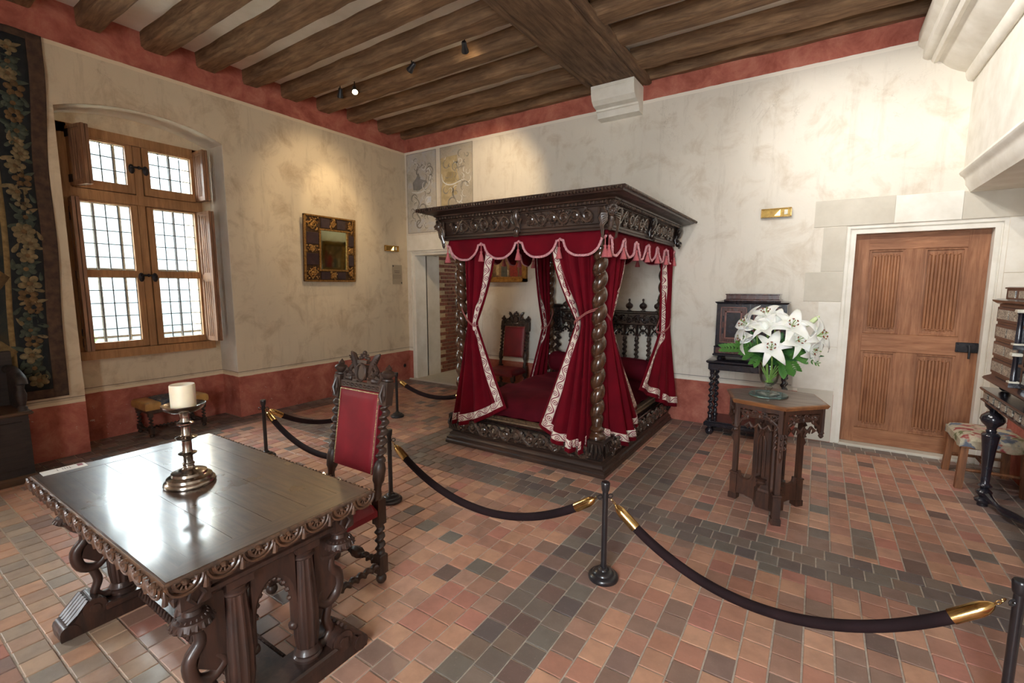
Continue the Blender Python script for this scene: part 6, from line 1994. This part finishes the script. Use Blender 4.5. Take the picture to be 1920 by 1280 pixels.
def ornament(y0, y1, z0, z1):
    q = MB(); c = ((y0 + y1) / 2, (z0 + z1) / 2); w = min(y1 - y0, z1 - z0) / 2
    pl = lambda u, v, h: (.066 + h, u, v)
    for s in (1, -1):
        q.tube(spiral((c[0] + s * w * .35, c[1]), w * .5, w * .12, 0, s * 1.4, 14, pl), .0095, 6)
        q.tube(spiral((c[0], c[1] + s * w * .35), w * .5, w * .12, 1.5, -s * 1.4, 14, pl), .0095, 6)
    for i in range(26):
        q.ball((.066, rr.uniform(y0, y1), rr.uniform(z0, z1)), rr.uniform(.007, .014), (.8, 1, 1), 6, 4)
    q.ball((.068, *c), w * .22, (.6, 1, 1), 8, 6)
    return q
for y0, y1 in ((MY0 + .03, GY0 - .03), (GY1 + .03, MY1 - .03)):
    for z0, z1 in ((MZ0 + .03, 1.81), (1.995, 2.085), (2.27, MZ1 - .03)): mp_('gilt_ornament', ornament(y0, y1, z0, z1), m_gilt)
for z0, z1 in ((MZ0 + .03, GZ0 - .03), (GZ1 + .03, MZ1 - .03)): mp_('gilt_ornament', ornament(-1.48, -1.38, z0, z1), m_gilt)
mp_('hanging_wedge', MB().box(.0, .05, -1.55, -1.4, MZ1 - .1, MZ1 - .06), m_tortp)

# ================================================================ painting behind the bed
po = (2.0, -.03, 1.9)
pt = thing('framed_painting', 'painting of figures in a gold frame on the wall seen through the bed', 'painting', po)
pp = lambda name, mb, m, parent=None, **k: build(name, mb, m, parent or pt, o=po, **k)
m_goldf = pm('gold_leaf_frame', srgb(186, 140, 70), srgb(128, 88, 42), .4, 26, metal=.6, bump=.2)
fx0, fx1, fz0, fz1 = 1.66, 2.305, 1.60, 2.16
q = MB()
for a, b, c, d in ((fx0, fx1, fz0, fz0 + .06), (fx0, fx1, fz1 - .06, fz1), (fx0, fx0 + .06, fz0, fz1), (fx1 - .06, fx1, fz0, fz1)): q.box(a, b, -.055, -.012, c, d, .01)
pp('frame', q, m_goldf)
q = MB()
for a, b, c, d in ((fx0 + .06, fx1 - .06, fz0 + .06, fz0 + .075), (fx0 + .06, fx1 - .06, fz1 - .075, fz1 - .06), (fx0 + .06, fx0 + .075, fz0 + .06, fz1 - .06), (fx1 - .075, fx1 - .06, fz0 + .06, fz1 - .06)): q.box(a, b, -.042, -.02, c, d)
pp('inner_moulding', q, m_gilt)
k = N('painted_canvas'); v = k.coord('Object'); n1 = k.noise(v, 5, 5, .6, .6)
k.set(Base_Color=k.ramp(n1, [(.3, srgb(52, 40, 34)), (.45, srgb(104, 78, 54)), (.58, srgb(150, 118, 82)), (.7, srgb(84, 92, 92))]), Roughness=.4); m_canvas = k.m
cv = pp('canvas', MB().box(fx0 + .055, fx1 - .055, -.03, -.016, fz0 + .055, fz1 - .055), m_canvas, smooth=0)
for nm, poly, c in (('painted_robe', [(2.03, 1.68), (2.16, 1.68), (2.15, 1.86), (2.08, 1.92), (2.02, 1.85)], (166, 52, 48)), ('painted_robe', [(1.88, 1.68), (1.99, 1.68), (1.98, 1.84), (1.93, 1.88), (1.88, 1.82)], (96, 98, 92)), ('painted_drape', [(2.18, 1.69), (2.23, 1.69), (2.23, 1.98), (2.19, 1.96)], (150, 60, 66)),
                    ('painted_face', [(2.06, 1.92), (2.1, 1.92), (2.11, 1.96), (2.08, 1.98), (2.05, 1.96)], (214, 172, 136)), ('painted_figure', [(1.8, 1.7), (1.84, 1.7), (1.85, 1.84), (1.82, 1.88), (1.79, 1.83)], (210, 184, 140)), ('painted_dog', [(1.98, 1.68), (2.0, 1.68), (2.005, 1.76), (1.985, 1.78)], (220, 210, 190))):
    m = pm(nm + '_colour', srgb(*c), srgb(*[int(x * .7) for x in c]), .45, 30, bump=.05)
    build(nm, MB().prism(poly, -.0315, -.029, lambda u, v, h: (u, h, v)), m, cv, o=po, smooth=0)

# ================================================================ wall frescoes
def arcp(cx, cz, r, a0, a1, n=7): return [(cx + r * math.cos(lerp(a0, a1, i / (n - 1))), cz + r * math.sin(lerp(a0, a1, i / (n - 1)))) for i in range(n)]


def fresco(name, label, x0, x1, z0, z1, tints, strokes, patches):
    o = ((x0 + x1) / 2, 0, z0)
    k = N(name + '_paint_' + str(int(x0 * 100))); v = k.coord('World'); n1 = k.noise(v, 5, 7, .7, .7); n2 = k.noise(v, 22, 5, .7, 1.2)
    c = k.ramp(n1, [(.32, srgb(*tints[0])), (.5, srgb(*tints[1])), (.68, srgb(*tints[2]))])
    k.set(Base_Color=k.mix(k.ramp(n2, [(.56, 0), (.7, .45)]), c, srgb(120, 114, 104)), Roughness=.95)
    t = thing(name, label, 'fresco', o)
    build('fresco_ground', MB().box(x0, x1, -.004, .002, z0, z1), k.m, t, o=o, smooth=0)
    m_l = pm('fresco_line_grey', srgb(124, 120, 112), srgb(158, 152, 142), .95, 20, bump=0)
    m_w = pm('fresco_white', srgb(232, 232, 228), srgb(206, 206, 204), .95, 20, bump=0)
    rz = random.Random(int(x0 * 100))
    strokes = list(strokes)
    for _ in range(46):
        cx, cz = rz.uniform(x0 + .08, x1 - .08), rz.uniform(z0 + .1, z1 - .12); a0 = rz.uniform(0, 6)
        strokes.append((arcp(cx, cz, rz.uniform(.02, .06), a0, a0 + rz.uniform(2, 5)), rz.uniform(.003, .008), rz.random() < .4))
    q = MB()
    for a, b, c_, d in ((x0, x1, z0, z0 + .006), (x0, x1, z1 - .006, z1), (x0, x0 + .006, z0, z1), (x1 - .006, x1, z0, z1)): q.box(a, b, -.006, -.003, c_, d)
    build('painted_border', q, m_l, t, o=o, smooth=0)
    for pts, w, white in strokes:
        P = [plerp([(p[0], 0, p[1]) for p in pts], j / 24) for j in range(25)]; vs = []; fs = []
        for j in range(25):
            tg = (P[min(24, j + 1)] - P[max(0, j - 1)]).normalized(); nv = Vector((tg.z, 0, -tg.x))
            for h in (-.0035, -.0058):
                for s in (-1, 1): vs.append(Vector((P[j].x, h, P[j].z)) + nv * w * s * (.4 + .6 * math.sin(PI * j / 24)))
        for j in range(24):
            b = j * 4
            fs += [(b + 2, b + 3, b + 7, b + 6), (b, b + 2, b + 6, b + 4), (b + 1, b + 5, b + 7, b + 3)]
        build('painted_scroll', MB().add(vs, fs), m_w if white else m_l, t, o=o, smooth=0)
    for pi_, (poly, c_) in enumerate(patches):
        m = pm('fresco_patch', srgb(*c_), srgb(*[int(x * .8) for x in c_]), .95, 9, bump=.1, coord='World')
        build('painted_patch', MB().prism(poly, -.0035, -.0046 - .0004 * pi_, lambda u, v, h: (u, h, v)), m, t, o=o, smooth=0)
    return t


fresco('wall_fresco', 'faded grey grotesque wall painting in the corner above the brick doorway', .045, .665, 2.385, 3.602, [(176, 168, 152), (196, 190, 178), (190, 192, 198)],
       [([(.15, 3.02), (.3, 3.0), (.42, 3.03), (.52, 3.12), (.55, 3.25), (.52, 3.34), (.47, 3.32)], .014, True), (arcp(.53, 3.3, .07, -1.5, 3.4), .009, False), (arcp(.2, 2.92, .06, 0, 4.2), .01, False), (arcp(.5, 2.86, .06, 1, 5.5), .01, True), (arcp(.38, 2.74, .08, -1, 3.5), .009, False),
        ([(.2, 2.95), (.3, 2.85), (.25, 2.7), (.32, 2.58), (.25, 2.5)], .012, False), (arcp(.2, 2.66, .05, 0, 5), .008, False), ([(.4, 2.62), (.46, 2.7), (.42, 2.8)], .01, False), (arcp(.3, 2.52, .06, 1, 6), .012, False), ([(.3, 3.42), (.26, 3.3), (.34, 3.22)], .012, False)],
       [([(.18, 3.05), (.3, 3.03), (.42, 3.08), (.48, 3.16), (.34, 3.2), (.3, 3.3), (.24, 3.22), (.17, 3.16)], (152, 150, 148)), ([(.46, 2.82), (.55, 2.84), (.56, 2.92), (.48, 2.93)], (220, 224, 232))])
fresco('wall_fresco', 'faded ochre and grey grotesque wall painting above the bed canopy', .75, 1.368, 2.36, 3.604, [(170, 160, 144), (188, 178, 160), (178, 174, 166)],
       [([(.78, 3.22), (.8, 3.12), (.88, 3.06), (1.0, 3.05), (1.12, 3.08), (1.22, 3.1)], .01, True), (arcp(.98, 2.78, .08, 0, 5.4), .011, False), ([(1.0, 3.0), (1.0, 2.9), (1.02, 2.85)], .012, False), (arcp(.86, 2.98, .05, 2, 6), .009, False), (arcp(1.22, 3.0, .07, 0, 4), .009, False), (arcp(1.1, 2.7, .06, 1, 5), .009, False), ([(.9, 2.7), (.86, 2.6), (.92, 2.5)], .012, False), (arcp(1.05, 3.3, .06, 0, 5), .008, False)],
       [([(.765, 3.45), (1.08, 3.46), (1.08, 3.22), (1.12, 3.1), (1.05, 2.98), (1.08, 2.9), (.95, 2.88), (.9, 2.66), (.765, 2.62), (.765, 3.0), (.8, 3.1), (.765, 3.2)], (204, 186, 146)), ([(.82, 3.1), (1.04, 3.08), (1.06, 3.22), (.9, 3.24)], (182, 164, 124))])

# ================================================================ brass emergency lights and wall panel
m_brassd = pm('satin_brass', srgb(150, 122, 66), srgb(112, 86, 44), .32, 30, metal=.9, bump=.05)
k = N('lit_glass_strip'); k.set(Base_Color=srgb(240, 226, 190), Roughness=.2, Emission_Color=(1, .72, .3), Emission_Strength=2.2); m_lit = k.m


def brass_light(label, M):
    t = thing('wall_light', label, 'wall light', group='brass wall lights'); t.matrix_world = M
    # local: x along the wall, y out of the wall (negative = into the room), z up
    q = MB()
    for a, b, c, d in ((-.135, .135, -.045, -.036), (-.135, .135, .036, .045), (-.135, -.126, -.036, .036), (.126, .135, -.036, .036)): q.box(a, b, -.036, -.001, c, d, .003)
    build('brass_frame', q, m_brass, t)
    build('back_plate', MB().box(-.127, .127, -.02, -.001, -.037, .037), m_brassd, t)
    build('lamp_glass', MB().prism([(-.015, -.028), (.035, -.028), (.035, .03)], -.03, -.019, lambda u, v, h: (u, h, v)), m_lit, t, smooth=0)
    build('lens', MB().box(.07, .1, -.026, -.019, -.022, .026, .004), m_bone, t)
    for x in (-.128, .128):
        for z in (-.038, .038): build('screw', MB().ball((x, -.037, z), .006, seg=8, ring=5), m_brass, t)
    return t


brass_light('brass emergency light box on the back wall, left of the oak door', T(5.235, 0, 2.279))
brass_light('brass emergency light box on the window wall near the corner', T(0, -.343, 2.13) @ RZ(R(90)))
ip = thing('wall_text_panel', 'pale text panel on the window wall below the brass light', 'sign', (.0, -.235, 1.575))
k = N('clear_acrylic_panel'); k.set(Base_Color=srgb(206, 190, 164), Roughness=.2, Alpha=.55); m_acry = k.m
m_brn = pm('brown_lettering', srgb(84, 58, 50), srgb(70, 46, 40), .7, 30, bump=0)
build('panel', MB().box(.008, .012, -.1, .1, 0, .305), m_acry, ip, smooth=0)
for z, a, b, h in ((.212, -.062, .055, .009), (.186, -.055, .045, .012), (.142, -.092, .078, .007), (.118, -.092, .082, .007), (.094, -.09, .074, .005)):
    x = a
    rw = random.Random(int(z * 1000))
    while x < b:
        w = rw.uniform(.012, .03); build('text_stroke', MB().box(.0118, .0126, x, min(b, x + w), z - h / 2, z + h / 2), m_brn, ip, smooth=0); x += w + .006
for y, z in ((-.082, .285), (.085, .025)): build('fixing', MB().lathe([(.011, .0), (.011, .016), (.006, .018), (0, .018)], 10, T(0, y, z) @ RY(R(90))), m_iron, ip)
sk = thing('wall_socket', 'small round dark socket in the red dado near the corner', 'socket', (0, -.118, .245))
build('socket_plate', MB().lathe([(0, 0), (.03, 0), (.032, .003), (.028, .006), (0, .006)], 18, RY(R(90))), m_tortp, sk)
build('socket_hole', MB().lathe([(.014, .006), (.018, .008), (.012, .009), (0, .007)], 14, RY(R(90))), m_iron, sk)

# ================================================================ ceiling spotlights
m_spot = pm('black_spot_housing', srgb(38, 38, 42), srgb(26, 26, 30), .4, 20, bump=.05)
k = N('lit_bulb'); k.set(Base_Color=(1, .9, .7), Emission_Color=(1, .78, .46), Emission_Strength=60); m_bulb = k.m
k = N('dichroic_lens'); k.set(Base_Color=srgb(120, 150, 170), Roughness=.1, Metallic=.6, Emission_Color=(1, .8, .5), Emission_Strength=.6); m_lens = k.m


def spot(label, loc, aim, power, size, blend=.7, col=(1, .76, .46)):
    loc = Vector(loc); d = (Vector(aim) - loc).normalized()
    t = thing('ceiling_spotlight', label, 'spotlight', loc, 0, 'ceiling spotlights')
    M = d.to_track_quat('-Z', 'Y').to_matrix().to_4x4()
    build('mount', MB().box(-.02, .02, -.02, .02, .1, 3.99 - loc.z, .003).tube([(0, 0, .1), (0, 0, 0)], .006, 8), m_spot, t)
    build('lamp_head', MB().lathe([(.0, .055), (.018, .055), (.024, .045), (.026, .0), (.036, -.035), (.036, -.05), (.033, -.05), (.024, -.02), (0, -.015)], 20, M), m_spot, t)
    build('bulb', MB().lathe([(0, -.044), (.022, -.043), (.026, -.038), (.02, -.03), (0, -.028)], 16, M), m_bulb if power > 0 else m_lens, t)
    if power > 0:
        l = bpy.data.lights.new('spot_beam', 'SPOT'); l.energy = power; l.color = col; l.spot_size = R(size); l.spot_blend = blend; l.shadow_soft_size = .03
        o = bpy.data.objects.new('spot_beam', l); COL.objects.link(o); o.parent = t
        o.matrix_local = M @ T(0, 0, -.056)
    return t


spot('black ceiling spotlight nearest the window wall', (.70, -1.70, 3.84), (.0, -1.3, 2.3), 34, 50)
spot('lit ceiling spotlight whose glowing bulb faces the room', (.95, -1.69, 3.83), (2.3, -2.6, 1.6), 55, 60)
spot('small silver-backed ceiling spotlight in the middle of the row', (1.90, -1.71, 3.84), (.0, -1.6, 2.6), 60, 55)
spot('ceiling spotlight of the row nearest the main beam', (2.63, -1.73, 3.84), (1.6, .0, 2.7), 95, 60)
spot('ceiling spotlight right of the main beam at the top edge of the picture', (4.25, -1.80, 3.90), (6.6, -.6, 2.9), 105, 95, .9, (1, .97, .93))
spot('added unseen fill spotlight over the rope barrier aimed at the fireplace hood', (4.6, -3.2, 3.90), (6.6, -1.6, 2.9), 140, 95, .9, (1, .97, .93))  # added fill lamp out of view, brightens the hood beyond daylight
spot('added unseen fill spotlight over the rope barrier aimed at the oak door', (5.3, -3.25, 3.90), (6.2, .0, 1.7), 110, 85, .9, (1, .97, .93))  # second added lamp out of view, lifts the door wall
